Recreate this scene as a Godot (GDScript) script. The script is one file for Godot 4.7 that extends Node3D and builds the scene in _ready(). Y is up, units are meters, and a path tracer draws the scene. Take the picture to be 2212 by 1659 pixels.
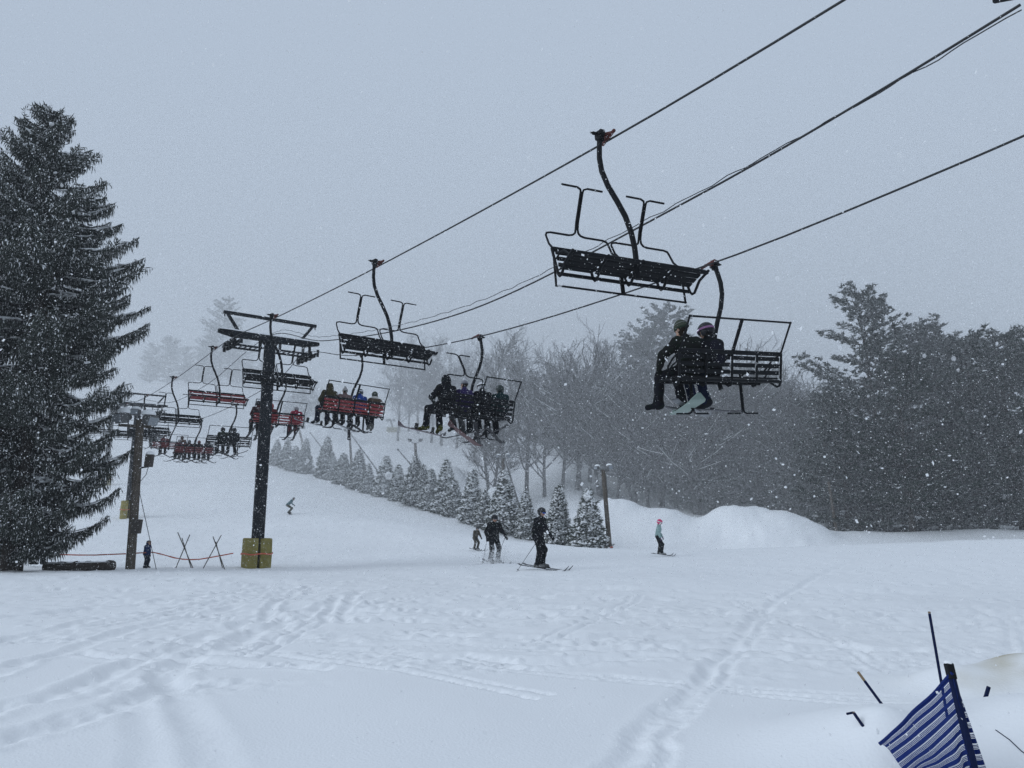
extends Node3D
# A chairlift on a snowy slope in falling snow. x right, y up, -z away from the camera; the snow under the camera is y = 0.

const EYE := 1.6
const PITCH := 10.4
const FL := 1534.0          # focal length for a picture 2212 wide, 1659 high (layout measurements use that size)
const LIFT_D := Vector3(-0.5896, 0, -0.8077)   # uphill along the lift
const LIFT_R := Vector3(0.8077, 0, -0.5896)    # across the lift
const LIFT_O := Vector3(11.05, EYE, 0)

var used := {}
var M := {}
var rng := RandomNumberGenerator.new()
var n_soft := FastNoiseLite.new()
var n_fine := FastNoiseLite.new()

# ---------------------------------------------------------------- mesh builder
class MB:
	var v := PackedVector3Array()
	var n := PackedVector3Array()
	var c := PackedColorArray()
	var i := PackedInt32Array()
	var col := Color(1, 1, 1)
	func vert(p: Vector3, nn: Vector3) -> int:
		v.append(p); n.append(nn); c.append(col)
		return v.size() - 1
	func tri(a: Vector3, b: Vector3, d: Vector3) -> void:
		var nn := (d - a).cross(b - a).normalized()
		var k := v.size()
		v.append(a); v.append(b); v.append(d)
		n.append(nn); n.append(nn); n.append(nn)
		c.append(col); c.append(col); c.append(col)
		i.append(k); i.append(k + 1); i.append(k + 2)
	func face(k0: int, k1: int, k2: int) -> void:      # winding follows the first vertex's normal
		if (v[k1] - v[k0]).cross(v[k2] - v[k0]).dot(n[k0] + n[k1] + n[k2]) > 0.0:
			i.append(k0); i.append(k2); i.append(k1)
		else:
			i.append(k0); i.append(k1); i.append(k2)
	func quad(a: Vector3, b: Vector3, d: Vector3, e: Vector3, nn: Vector3) -> void:
		var k := v.size()
		for p in [a, b, d, e]:
			v.append(p); n.append(nn); c.append(col)
		face(k, k + 1, k + 2)
		face(k, k + 2, k + 3)
	func box(t: Transform3D, s: Vector3, bev := 0.0) -> void:
		# a box with chamfered edges; s = full size
		var h := s * 0.5
		var b: float = minf(bev, minf(h.x, minf(h.y, h.z)) * 0.9)
		for ax in 3:
			for sg in [-1.0, 1.0]:
				var nn := Vector3.ZERO
				nn[ax] = sg
				var u := (ax + 1) % 3
				var w := (ax + 2) % 3
				var q := []
				for k in [[-1, -1], [1, -1], [1, 1], [-1, 1]]:
					var p := Vector3.ZERO
					p[ax] = sg * h[ax]
					p[u] = k[0] * (h[u] - b)
					p[w] = k[1] * (h[w] - b)
					q.append(t * p)
				quad(q[0], q[1], q[2], q[3], (t.basis * nn).normalized())
		if b > 0.0:
			for ax in 3:
				var u := (ax + 1) % 3
				var w := (ax + 2) % 3
				for su in [-1.0, 1.0]:
					for sw in [-1.0, 1.0]:
						var q := []
						for e in [-1.0, 1.0]:
							var p := Vector3.ZERO
							p[ax] = e * (h[ax] - b); p[u] = su * h[u]; p[w] = sw * (h[w] - b)
							var p2 := Vector3.ZERO
							p2[ax] = e * (h[ax] - b); p2[u] = su * (h[u] - b); p2[w] = sw * h[w]
							q.append([t * p, t * p2])
						var nn := Vector3.ZERO
						nn[u] = su; nn[w] = sw
						quad(q[0][0], q[1][0], q[1][1], q[0][1], (t.basis * nn).normalized())
	func bar(a: Vector3, b: Vector3, w: float, h: float, up := Vector3.UP, bev := 0.0) -> void:
		var d := b - a
		var z := d.normalized()
		var x := up.cross(z)
		if x.length() < 0.01:
			x = Vector3.RIGHT.cross(z)
		x = x.normalized()
		var y := z.cross(x)
		box(Transform3D(Basis(x, y, z), (a + b) * 0.5), Vector3(w, h, d.length()), bev)
	func tube(pts: Array, rad, sides := 6, caps := true) -> void:
		var m := pts.size()
		var first := v.size()
		var prev := Vector3.ZERO
		for k in m:
			var p: Vector3 = pts[k]
			var d: Vector3 = (pts[mini(k + 1, m - 1)] - pts[maxi(k - 1, 0)]).normalized()
			var x: Vector3
			if prev == Vector3.ZERO:
				x = d.cross(Vector3.UP if absf(d.y) < 0.9 else Vector3.RIGHT).normalized()
			else:
				x = (prev - d * prev.dot(d)).normalized()
			prev = x
			var y := d.cross(x)
			var r: float = rad[k] if rad is Array else rad
			for s in sides:
				var a := TAU * s / sides
				var nn := x * cos(a) + y * sin(a)
				v.append(p + nn * r); n.append(nn); c.append(col)
		for k in m - 1:
			for s in sides:
				var a := first + k * sides + s
				var b := first + k * sides + (s + 1) % sides
				face(a, b, b + sides)
				face(a, b + sides, a + sides)
		if caps:
			for e in [0, m - 1]:
				var d: Vector3 = (pts[0] - pts[1]).normalized() if e == 0 else (pts[m - 1] - pts[m - 2]).normalized()
				var k0 := v.size()
				for s in sides:
					v.append(v[first + e * sides + s]); n.append(d); c.append(col)
				for s in range(1, sides - 1):
					face(k0, k0 + s, k0 + s + 1)
	func ell(t: Transform3D, rings := 7, segs := 10, lo := -1.0, hi := 1.0) -> void:
		# unit sphere (y from lo to hi) under a transform
		var first := v.size()
		var nb := t.basis.inverse().transposed()
		for k in rings + 1:
			var a := lerpf(asin(lo), asin(hi), float(k) / rings)
			for s in segs:
				var b := TAU * s / segs
				var p := Vector3(cos(a) * cos(b), sin(a), cos(a) * sin(b))
				v.append(t * p); n.append((nb * p).normalized()); c.append(col)
		for k in rings:
			for s in segs:
				var a := first + k * segs + s
				var b := first + k * segs + (s + 1) % segs
				face(a, b, b + segs)
				face(a, b + segs, a + segs)
	func add(o: MB, t: Transform3D) -> void:
		var k := v.size()
		v.append_array(t * o.v)
		var nb := Transform3D(t.basis.inverse().transposed(), Vector3.ZERO)
		for q in o.n:
			n.append((nb.basis * q).normalized())
		c.append_array(o.c)
		var flip := t.basis.determinant() < 0.0
		for q in range(0, o.i.size(), 3):
			i.append(o.i[q] + k)
			i.append(o.i[q + (2 if flip else 1)] + k)
			i.append(o.i[q + (1 if flip else 2)] + k)
	func mesh(m: Material) -> ArrayMesh:
		var a := []
		a.resize(Mesh.ARRAY_MAX)
		a[Mesh.ARRAY_VERTEX] = v
		a[Mesh.ARRAY_NORMAL] = n
		a[Mesh.ARRAY_COLOR] = c
		a[Mesh.ARRAY_INDEX] = i
		var am := ArrayMesh.new()
		am.add_surface_from_arrays(Mesh.PRIMITIVE_TRIANGLES, a)
		am.surface_set_material(0, m)
		return am

# ---------------------------------------------------------------- nodes, names, materials
func numbered(called: String) -> String:
	var k: int = used.get(called, 0)
	used[called] = k + 1
	return called if k == 0 else "%s_%03d" % [called, k]

func tag(o: Node3D, label := "", category := "", group := "", kind := "") -> Node3D:
	if label: o.set_meta("label", label)
	if category: o.set_meta("category", category)
	if group: o.set_meta("group", group)
	if kind: o.set_meta("kind", kind)
	return o

func thing(called: String, label: String, category: String, t := Transform3D(), group := "") -> Node3D:
	var o := Node3D.new()
	o.name = numbered(called)
	o.transform = t
	add_child(o)
	return tag(o, label, category, group)

func part(parent: Node3D, called: String, mesh: Mesh, t := Transform3D()) -> MeshInstance3D:
	var o := MeshInstance3D.new()
	o.name = called
	o.mesh = mesh
	o.transform = t
	parent.add_child(o, true)
	return o

func solo(called: String, mesh: Mesh, label: String, category: String, t := Transform3D(), group := "") -> MeshInstance3D:
	var o := part(self, numbered(called), mesh, t)
	tag(o, label, category, group)
	return o

func copy_of(o: Node3D, called: String, label: String, t: Transform3D, group := "") -> Node3D:
	var r: Node3D = o.duplicate()
	r.name = numbered(called)
	add_child(r)
	r.transform = t
	r.set_meta("label", label)
	if group: r.set_meta("group", group)
	return r

func lin(r: float, g: float, b: float) -> Color:
	return Color(r, g, b).linear_to_srgb()

func mat(r: float, g: float, b: float, rough := 0.7, metal := 0.0, vc := false) -> StandardMaterial3D:
	var m := StandardMaterial3D.new()
	m.albedo_color = lin(r, g, b)
	m.roughness = rough
	m.metallic = metal
	m.vertex_color_use_as_albedo = vc
	return m

func noise_tex(freq: float, lo: Color, hi: Color, seed_: int, normal := false, strength := 4.0, size := 512) -> NoiseTexture2D:
	var f := FastNoiseLite.new()
	f.noise_type = FastNoiseLite.TYPE_SIMPLEX_SMOOTH
	f.frequency = freq
	f.seed = seed_
	f.fractal_octaves = 5
	var t := NoiseTexture2D.new()
	t.width = size; t.height = size
	t.seamless = true
	t.noise = f
	if normal:
		t.as_normal_map = true
		t.bump_strength = strength
	else:
		var g := Gradient.new()
		g.set_color(0, lo); g.set_color(1, hi)
		t.color_ramp = g
	return t

func tex_mat(lo: Color, hi: Color, freq: float, scale: Vector3, rough: float, seed_: int, bump := 0.0) -> StandardMaterial3D:
	var m := mat(1, 1, 1, rough)
	m.albedo_texture = noise_tex(freq, lo, hi, seed_, false, 1.0, 256)
	m.uv1_triplanar = true
	m.uv1_scale = scale
	if bump > 0.0:
		m.normal_enabled = true
		m.normal_texture = noise_tex(freq, lo, hi, seed_ + 1, true, bump, 256)
	return m

# ---------------------------------------------------------------- layout helpers
# direction of a measured picture point: (x/depth, y/depth) with depth along the ground
func look(px: float, py: float) -> Vector2:
	var s := sin(deg_to_rad(PITCH))
	var k := cos(deg_to_rad(PITCH))
	var up := 829.5 - py
	var d := FL * k - up * s
	return Vector2((px - 1106.0) / d, (FL * s + up * k) / d)

func at(px: float, py: float, depth: float) -> Vector3:
	var q := look(px, py)
	return Vector3(q.x * depth, EYE + q.y * depth, -depth)

func on_snow(px: float, depth: float) -> Vector3:
	var p := Vector3(look(px, 1180).x * depth, 0, -depth)
	p.y = ground(p.x, -p.z)
	return p

func lift(u: float, w: float, y := 0.0) -> Vector3:
	return LIFT_O + LIFT_D * u + LIFT_R * w + Vector3(0, y, 0)

func curve(xs: Array, x: float) -> float:      # monotone table lookup with smooth interpolation
	var m := xs.size()
	if x <= xs[0][0]: return xs[0][1]
	for k in m - 1:
		if x <= xs[k + 1][0]:
			var x0: float = xs[k][0]
			var x1: float = xs[k + 1][0]
			var y0: float = xs[k][1]
			var y1: float = xs[k + 1][1]
			var h := x1 - x0
			var m0: float = (y1 - xs[k - 1][1]) / (x1 - xs[k - 1][0]) if k > 0 else (y1 - y0) / h
			var m1: float = (xs[k + 2][1] - y0) / (xs[k + 2][0] - x0) if k + 2 < m else (y1 - y0) / h
			var t := (x - x0) / h
			var t2 := t * t
			var t3 := t2 * t
			return (2 * t3 - 3 * t2 + 1) * y0 + (t3 - 2 * t2 + t) * h * m0 + (-2 * t3 + 3 * t2) * y1 + (t3 - t2) * h * m1
	return xs[m - 1][1]

func smooth(a: float, b: float, x: float) -> float:
	var t := clampf((x - a) / (b - a), 0.0, 1.0)
	return t * t * (3.0 - 2.0 * t)

# ---------------------------------------------------------------- terrain
const HILL := [[0, 0.0], [12, 0.0], [22, -0.2], [30, -0.5], [38, -0.5], [48, 0.45], [58, 1.7], [75, 4.4], [90, 7.2], [105, 10.2], [130, 17.5], [160, 27.5], [190, 38.0], [206, 41.5], [230, 42.5], [400, 43.0]]
const LOW := [[0, 0.0], [20, 0.0], [30, 0.1], [38, -0.2], [46, -0.8], [51, -1.0], [60, 0.4], [75, 3.0], [88, 5.0], [105, 9.4], [130, 14.0], [160, 21.5], [190, 31.0], [210, 36.0], [260, 40.0], [400, 43.0]]
const CREST := [[0, 30.0], [34, 16.0], [50, 6.6], [60, -2.5], [74, -10.5], [88, -18.5], [105, -34.0], [120, -46.0], [150, -60.0], [400, -60.0]]
# mounds of machine-made snow: x, depth, height, half width across, half width along, turn
const MOUNDS := [[20.1, 57.0, 2.0, 3.9, 3.4], [15.0, 58.0, 0.8, 3.5, 3.0], [6.6, 60.5, 2.4, 3.0, 2.8], [10.8, 59.0, 1.4, 3.2, 2.6], [2.2, 64.0, 1.6, 2.6, 2.6], [-1.0, 76.0, 4.0, 2.6, 3.0], [-8.2, 86.0, 5.0, 4.2, 3.5], [-12.5, 90.0, 2.0, 3.5, 3.0],
	[-36.0, 128.0, 4.0, 7.0, 5.0], [-24.0, 122.0, 1.5, 6.0, 4.0]]

const DX := 0.04
const DX0 := -17.0
const DZ0 := 2.5
const DW := 860
const DH := 720
var detail := PackedFloat32Array()
var mask := PackedFloat32Array()

func base_height(x: float, d: float) -> float:
	var s := x - curve(CREST, d)
	var side := smooth(-18.0, 4.0, s)
	if d < 34.0: side = smooth(-12.0, 14.0, x)
	elif d < 50.0: side = lerpf(smooth(-12.0, 14.0, x), side, smooth(34.0, 50.0, d))
	var h := lerpf(curve(HILL, d), curve(LOW, d), side)
	h += smooth(8.0, 30.0, x) * 0.55 * smooth(18.0, 36.0, d) * (1.0 - smooth(40.0, 50.0, d))
	h -= 2.5 * smooth(0.5, 8.0, s) * (1.0 - smooth(0.0, 10.0, x)) * smooth(52.0, 58.0, d) * (1.0 - smooth(100.0, 135.0, d))
	h -= 2.6 * smooth(6.0, 15.0, x) * smooth(59.0, 66.0, d) * (1.0 - smooth(110.0, 150.0, d))
	# the wooded side on the far right lies a little lower, then climbs
	h -= smooth(24.0, 60.0, x) * smooth(60.0, 110.0, d) * 0.45 * maxf(0.0, h)
	h -= smooth(-20.0, -60.0, x) * smooth(120.0, 200.0, d) * 2.0
	for m in MOUNDS:
		var q: float = ((x - m[0]) / m[3]) ** 2 + ((d - m[1]) / m[4]) ** 2
		if q < 7.0:
			q *= 1.0 + 0.35 * n_soft.get_noise_2d(x * 2.2 + 31.0, d * 2.2)
			h += m[2] * exp(-q * q * 0.35 - q * 0.35) * (1.0 + 0.10 * n_soft.get_noise_2d(x * 6.0, d * 6.0))
	if d < 30.0:
		# low bank along the near side of the lift line, drifts in front
		h += 0.16 * exp(-((d - 19.5 - 0.1 * x) / 1.6) ** 2) * smooth(-3.0, -8.0, x)
		# drift and mound round the snow fence at the right
		h += 0.30 * exp(-((x - 4.3) / 1.5) ** 2 - ((d - 5.3) / 0.9) ** 2) * smooth(1.0, 3.4, x)
		h += 0.34 * exp(-((x - 4.85) / 0.55) ** 2 - ((d - 7.0) / 0.6) ** 2)
		h += 0.18 * exp(-((x - 4.05) / 0.35) ** 2 - ((d - 7.0) / 0.4) ** 2)
		h += 0.16 * exp(-((x - 3.6) / 0.45) ** 2 - ((d - 5.0) / 0.6) ** 2)
		h += 0.24 * exp(-((x - 2.45) / 0.75) ** 2 - ((d - 5.25) / 0.6) ** 2)
		h -= 0.10 * exp(-((x - 2.75) / 0.2) ** 2 - ((d - 4.25) / 0.3) ** 2)
		h += 0.10 * exp(-((x - 2.45) / 0.22) ** 2 - ((d - 5.0) / 0.2) ** 2)
	return h

func ground(x: float, d: float) -> float:
	var h := base_height(x, d)
	var far := smooth(20.0, 60.0, d)
	h += n_soft.get_noise_2d(x * 0.6, d * 0.6) * lerpf(0.05, 0.35, far)
	h += n_soft.get_noise_2d(x * 3.0 + 50.0, d * 3.0) * 0.03
	if mask.size() and d > DZ0 and d < DZ0 + DX * (DH - 2) and x > DX0 and x < DX0 + DX * (DW - 2):
		var gx := (x - DX0) / DX
		var gz := (d - DZ0) / DX
		var ix := int(gx)
		var iz := int(gz)
		var fx := gx - ix
		var fz := gz - iz
		var k := iz * DW + ix
		h += lerpf(lerpf(detail[k], detail[k + 1], fx), lerpf(detail[k + DW], detail[k + DW + 1], fx), fz)
		var rough := mask[k]
		if rough > 0.01:
			h += rough * (absf(n_fine.get_noise_2d(x * 22.0, d * 22.0)) * 0.11 + n_fine.get_noise_2d(x * 60.0, d * 60.0) * 0.035 - 0.025)
	# everywhere skied-over snow is a little uneven
	var skied := smooth(8.5, 12.5, d + x * 0.12) * (1.0 - smooth(70.0, 140.0, d))
	h += skied * (n_fine.get_noise_2d(x * 5.0 + 9.0, d * 9.0) * 0.038 + absf(n_fine.get_noise_2d(x * 3.0 + d * 1.5, d * 14.0)) * 0.060 + n_fine.get_noise_2d(x * 30.0, d * 30.0) * 0.020)
	return h

func stamp(pts: Array, width: float, depth: float, ridge: float, rough := 0.0, wander := 0.0) -> void:
	# a ski, board or foot track along a ground polyline [x, depth]: a groove with pushed-up edges
	for k in pts.size() - 1:
		var a := Vector2(pts[k][0], pts[k][1])
		var b := Vector2(pts[k + 1][0], pts[k + 1][1])
		var steps := int(a.distance_to(b) / (DX * 0.8)) + 1
		var dir := (b - a).normalized()
		var side := Vector2(-dir.y, dir.x)
		var reach := width * 2.2
		for s in steps:
			var p := a.lerp(b, float(s) / steps)
			p += side * n_soft.get_noise_2d(p.x * 9.0, p.y * 9.0) * wander
			var wob := 1.0 + 0.5 * n_fine.get_noise_2d(p.x * 12.0, p.y * 12.0)
			var m := int(reach / DX) + 1
			var cx := int((p.x - DX0) / DX)
			var cz := int((p.y - DZ0) / DX)
			for q in range(-m, m + 1):
				var o := q * DX
				var pp := p + side * o
				var ix := int(roundf((pp.x - DX0) / DX))
				var iz := int(roundf((pp.y - DZ0) / DX))
				if ix < 1 or iz < 1 or ix >= DW - 1 or iz >= DH - 1: continue
				var e := absf(o) / width
				var hgt := -depth * wob * exp(-(e * e) * 1.8) + ridge * wob * exp(-((e - 1.25) / 0.35) ** 2)
				var i := iz * DW + ix
				if absf(hgt) > absf(detail[i]) * 0.8:
					detail[i] = lerpf(detail[i], hgt, 0.7)
				if rough > 0.0:
					mask[i] = maxf(mask[i], rough * exp(-e * e * 0.8))

func lumps(x: float, d: float, rx: float, rd: float, amount: float) -> void:
	for iz in range(maxi(1, int((d - rd * 1.6 - DZ0) / DX)), mini(DH - 1, int((d + rd * 1.6 - DZ0) / DX))):
		for ix in range(maxi(1, int((x - rx * 1.6 - DX0) / DX)), mini(DW - 1, int((x + rx * 1.6 - DX0) / DX))):
			var q := ((DX0 + ix * DX - x) / rx) ** 2 + ((DZ0 + iz * DX - d) / rd) ** 2
			var i := iz * DW + ix
			mask[i] = maxf(mask[i], amount * exp(-q * 1.3))

func flat(px: float, py: float) -> Array:     # the snow under a measured picture point, taken as level
	var q := look(px, py)
	var d := -EYE / q.y
	return [q.x * d, d]

func flats(a: Array) -> Array:
	var r := []
	for k in a: r.append(flat(k[0], k[1]))
	return r

func blur_detail() -> void:
	var o := detail.duplicate()
	for iz in range(1, DH - 1):
		for ix in range(1, DW - 1):
			var i := iz * DW + ix
			if o[i] != 0.0 or o[i - 1] != 0.0 or o[i + 1] != 0.0 or o[i - DW] != 0.0 or o[i + DW] != 0.0:
				detail[i] = o[i] * 0.36 + (o[i - 1] + o[i + 1] + o[i - DW] + o[i + DW]) * 0.16

func make_tracks() -> void:
	detail.resize(DW * DH)
	mask.resize(DW * DH)
	# broad churned trail coming in from the lower left
	stamp(flats([[-60, 1625], [150, 1555], [330, 1490], [420, 1420], [560, 1360], [700, 1310], [800, 1270]]), 0.20, 0.06, 0.03, 0.6, 0.25)
	stamp(flats([[-80, 1560], [120, 1500], [300, 1440], [450, 1370], [640, 1310]]), 0.18, 0.05, 0.03, 0.5, 0.2)
	stamp(flats([[-60, 1480], [140, 1410], [330, 1350], [520, 1310]]), 0.15, 0.045, 0.03, 0.5, 0.2)
	stamp(flats([[-40, 1400], [200, 1340], [420, 1305], [640, 1270]]), 0.14, 0.04, 0.03, 0.4, 0.2)
	# two wide shallow board tracks at the bottom
	stamp(flats([[318, 1668], [312, 1600], [300, 1530], [290, 1500]]), 0.15, 0.024, 0.01, 0.0, 0.05)
	stamp(flats([[480, 1668], [440, 1590], [400, 1520], [380, 1485]]), 0.17, 0.032, 0.01, 0.0, 0.05)
	lumps(flat(400, 1480)[0], flat(400, 1480)[1], 0.9, 0.35, 0.9)
	lumps(flat(300, 1500)[0], flat(300, 1500)[1], 0.6, 0.3, 0.8)
	# board track rising to the right
	stamp(flats([[1325, 1668], [1370, 1590], [1440, 1530], [1530, 1450], [1590, 1380], [1640, 1330], [1700, 1280], [1760, 1245], [1830, 1222]]), 0.11, 0.055, 0.018, 0.2, 0.10)
	stamp(flats([[1415, 1668], [1440, 1600], [1500, 1530], [1570, 1450], [1625, 1380], [1670, 1330]]), 0.07, 0.045, 0.02, 0.25, 0.10)
	stamp(flats([[1440, 1560], [1490, 1500], [1540, 1440]]), 0.10, 0.05, 0.03, 0.3, 0.05)
	# ruts running across
	var across := [[[760, 1345], [1100, 1340], [1500, 1352], [1720, 1345]], [[700, 1322], [1200, 1318], [1720, 1330], [2240, 1322]], [[1000, 1296], [1500, 1292], [2240, 1298]], [[850, 1372], [1300, 1380], [1620, 1372]],
		[[1150, 1402], [1560, 1396], [2000, 1404]], [[1500, 1312], [1900, 1340], [2100, 1342]], [[1620, 1372], [1880, 1400]], [[1880, 1358], [2150, 1355]], [[1200, 1270], [1600, 1278]], [[1850, 1262], [2212, 1258]],
		[[500, 1262], [900, 1244], [1200, 1236]], [[300, 1300], [700, 1272], [1100, 1258]], [[1240, 1243], [1700, 1240], [2212, 1232]], [[0, 1335], [300, 1300], [600, 1262]], [[900, 1420], [1200, 1428], [1400, 1420]]]
	for a in across:
		stamp(flats(a), rng.randf_range(0.10, 0.2), rng.randf_range(0.05, 0.09), rng.randf_range(0.03, 0.05), 0.25, 0.12)
	# a pair of tracks down the middle and foot marks
	stamp(flats([[700, 1345], [715, 1310], [728, 1285]]), 0.12, 0.08, 0.05, 0.2, 0.1)
	stamp(flats([[735, 1345], [752, 1310], [766, 1285]]), 0.12, 0.08, 0.05, 0.2, 0.1)
	stamp(flats([[560, 1345], [600, 1300], [660, 1262]]), 0.12, 0.06, 0.04, 0.4, 0.1)
	for q in [[780, 1420, 0.5, 0.4], [860, 1440, 0.7, 0.35], [930, 1425, 0.6, 0.4], [1020, 1445, 0.8, 0.3], [1120, 1440, 0.6, 0.3], [650, 1370, 0.8, 0.5], [1250, 1430, 0.8, 0.35], [760, 1385, 0.7, 0.4],
			[1700, 1420, 1.2, 0.5], [1900, 1440, 1.4, 0.5], [1500, 1400, 1.0, 0.4], [2080, 1400, 1.0, 0.6], [1600, 1455, 0.9, 0.35], [420, 1330, 1.3, 0.8], [180, 1370, 1.2, 0.8], [1350, 1380, 1.2, 0.5], [980, 1375, 1.0, 0.5], [2000, 1330, 1.5, 0.8],
			[1250, 1330, 1.5, 0.8], [820, 1300, 1.6, 1.0], [1550, 1330, 1.2, 0.6], [1800, 1290, 2.0, 1.0], [1100, 1290, 2.0, 1.0], [500, 1290, 2.0, 1.2], [250, 1290, 1.6, 1.2], [560, 1270, 2.4, 1.6]]:
		var f := flat(q[0], q[1])
		lumps(f[0], f[1], q[2], q[3], 0.55)
	for k in 60:
		var f := flat(rng.randf_range(60, 2150), rng.randf_range(1250, 1420))
		var a := rng.randf_range(-0.35, 0.35)
		var l := rng.randf_range(0.6, 3.0)
		stamp([f, [f[0] + l * cos(a), f[1] + l * sin(a)]], rng.randf_range(0.06, 0.14), rng.randf_range(0.03, 0.07), rng.randf_range(0.02, 0.05), 0.2, 0.15)
	blur_detail()
	for k in 46:
		# pairs of narrow ski tracks, most of them running across the run
		var px := rng.randf_range(-100, 2200)
		var py := rng.randf_range(1248, 1470) if px < 450 or px > 1100 else rng.randf_range(1248, 1430)
		var f := flat(px, py)
		var a := rng.randf_range(-0.5, 0.35) if rng.randf() < 0.8 else rng.randf_range(0.6, 1.6)
		var pts := []
		var q := Vector2(f[0], f[1])
		for e in 9:
			pts.append([q.x, q.y])
			q += Vector2(cos(a), sin(a)) * rng.randf_range(0.5, 0.9)
			a += rng.randf_range(-0.08, 0.08)
		var side := Vector2(-sin(a), cos(a)) * rng.randf_range(0.16, 0.26)
		for s in 2:
			var pp := []
			for e in pts: pp.append([e[0] + side.x * s, e[1] + side.y * s])
			stamp(pp, 0.045, rng.randf_range(0.03, 0.055), rng.randf_range(0.012, 0.025), 0.0, 0.02)
	for k in 130:
		# boot prints and clods
		var f := flat(rng.randf_range(-60, 2230), rng.randf_range(1255, 1440))
		lumps(f[0], f[1], rng.randf_range(0.06, 0.2), rng.randf_range(0.06, 0.16), rng.randf_range(0.5, 1.3))

func stain(x: float, d: float) -> float:      # sandy, tracked-in dirt on the mound at the right
	var q := ((x - 4.9) / 0.42) ** 2 + ((d - 6.95) / 0.4) ** 2
	var s := exp(-q * 1.1) * (0.45 + 1.5 * n_fine.get_noise_2d(x * 22.0, d * 22.0))
	var q2 := ((x - 4.2) / 0.5) ** 2 + ((d - 6.8) / 0.45) ** 2
	s += 0.30 * exp(-q2 * 1.2) * (0.45 + 1.5 * n_fine.get_noise_2d(x * 20.0 + 7.0, d * 20.0))
	return clampf(s, 0.0, 1.0)

func make_ground() -> void:
	make_tracks()
	var angles := PackedFloat32Array()
	var a := -180.0
	while a < -46.0:
		angles.append(a); a += 4.0
	a = -46.0
	while a < 46.0:
		angles.append(a); a += 0.165
	a = 46.0
	while a <= 180.01:
		angles.append(a); a += 4.0
	var radii := PackedFloat32Array()
	var r := 0.6
	while r < 270.0:
		radii.append(r)
		r += clampf(r * r * 0.00085, 0.03, r * 0.018) if r > 4.0 else 0.25
	var m := MB.new()
	var na := angles.size()
	var nr := radii.size()
	m.v.resize(na * nr); m.n.resize(na * nr); m.c.resize(na * nr)
	for j in nr:
		var rr := radii[j]
		for k in na:
			var t := deg_to_rad(angles[k])
			var x := rr * sin(t)
			var d := rr * cos(t)
			var y: float
			if d < -1.0 or absf(x) > 260.0:
				y = base_height(x, maxf(d, 0.0))
			else:
				y = ground(x, d)
			m.v[j * na + k] = Vector3(x, y, -d)
			var col := Color(0.90, 0.905, 0.91)
			if d > 5.5 and d < 9.0 and x > 2.8 and x < 7.0:
				col = col.lerp(Color(0.40, 0.34, 0.20), stain(x, d))
			m.c[j * na + k] = col
	for j in nr:
		for k in na:
			var e: Vector3 = m.v[j * na + (k + 1) % na if k < na - 1 else j * na + k] - m.v[j * na + maxi(k - 1, 0)]
			var f: Vector3 = m.v[mini(j + 1, nr - 1) * na + k] - m.v[maxi(j - 1, 0) * na + k]
			var q := e.cross(f)
			m.n[j * na + k] = q.normalized() if q.y > 0.0 else -q.normalized()
	for j in nr - 1:
		for k in na - 1:
			var p := j * na + k
			m.i.append(p); m.i.append(p + na + 1); m.i.append(p + 1)
			m.i.append(p); m.i.append(p + na); m.i.append(p + na + 1)
	# check the winding once
	var q0 := (m.v[m.i[1]] - m.v[m.i[0]]).cross(m.v[m.i[2]] - m.v[m.i[0]])
	if q0.y > 0.0:
		for q in range(0, m.i.size(), 3):
			var s := m.i[q + 1]
			m.i[q + 1] = m.i[q + 2]
			m.i[q + 2] = s
	var sm := mat(1, 1, 1, 0.75, 0.0, true)
	sm.metallic_specular = 0.25
	sm.normal_enabled = true
	sm.normal_texture = noise_tex(0.03, Color.BLACK, Color.WHITE, 5, true, 5.0, 1024)
	sm.normal_scale = 0.55
	sm.uv1_triplanar = true
	sm.uv1_world_triplanar = true
	sm.uv1_scale = Vector3(0.9, 0.9, 0.9)
	sm.subsurf_scatter_enabled = false
	var o := part(self, "snow_ground", m.mesh(sm))
	tag(o, "snow covered slope with ski tracks and drifts", "ground", "", "structure")
	print("ground ", na * nr)

# ---------------------------------------------------------------- chairlift
# heights are above the camera's eye; chainage u runs uphill
const ROPE_L := [[-4, 6.4], [6, 5.95], [10, 5.82], [14, 5.83], [22, 6.14], [30, 6.62], [35.2, 7.02], [36.8, 7.08], [46, 7.02], [54, 7.15], [62, 7.6], [68, 8.25], [70, 8.4], [80, 9.6], [92, 11.6], [110, 15.0], [150, 25.0], [190, 37.0], [230, 46.0]]
const ROPE_R := [[-4, 6.2], [6, 5.25], [10, 4.85], [14.8, 4.62], [22.9, 4.86], [31, 5.85], [35.4, 6.83], [36.8, 6.9], [39.1, 6.3], [47.2, 5.95], [55.3, 6.05], [62, 6.7], [68, 8.1], [70, 8.2], [76, 8.3], [92, 10.6], [110, 14.2], [150, 24.2], [190, 36.5], [230, 46.0]]
const WIRE := [[-4, 8.2], [4, 6.6], [8.9, 5.72], [13.6, 5.16], [20.8, 4.86], [29.8, 5.95], [36, 7.42], [46, 6.9], [56, 7.1], [69, 8.9], [80, 9.0], [110, 14.0], [190, 38.0], [230, 47.0]]
const GRIP_W := 1.745      # the hangers hang this far either side of the middle of the line
const ROPE_IN := 0.17      # the rope runs this much nearer to the middle
const HALF := 1.16         # half the width of a chair
const MID := -0.38         # the chair's middle, beside the hanger's top

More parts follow.
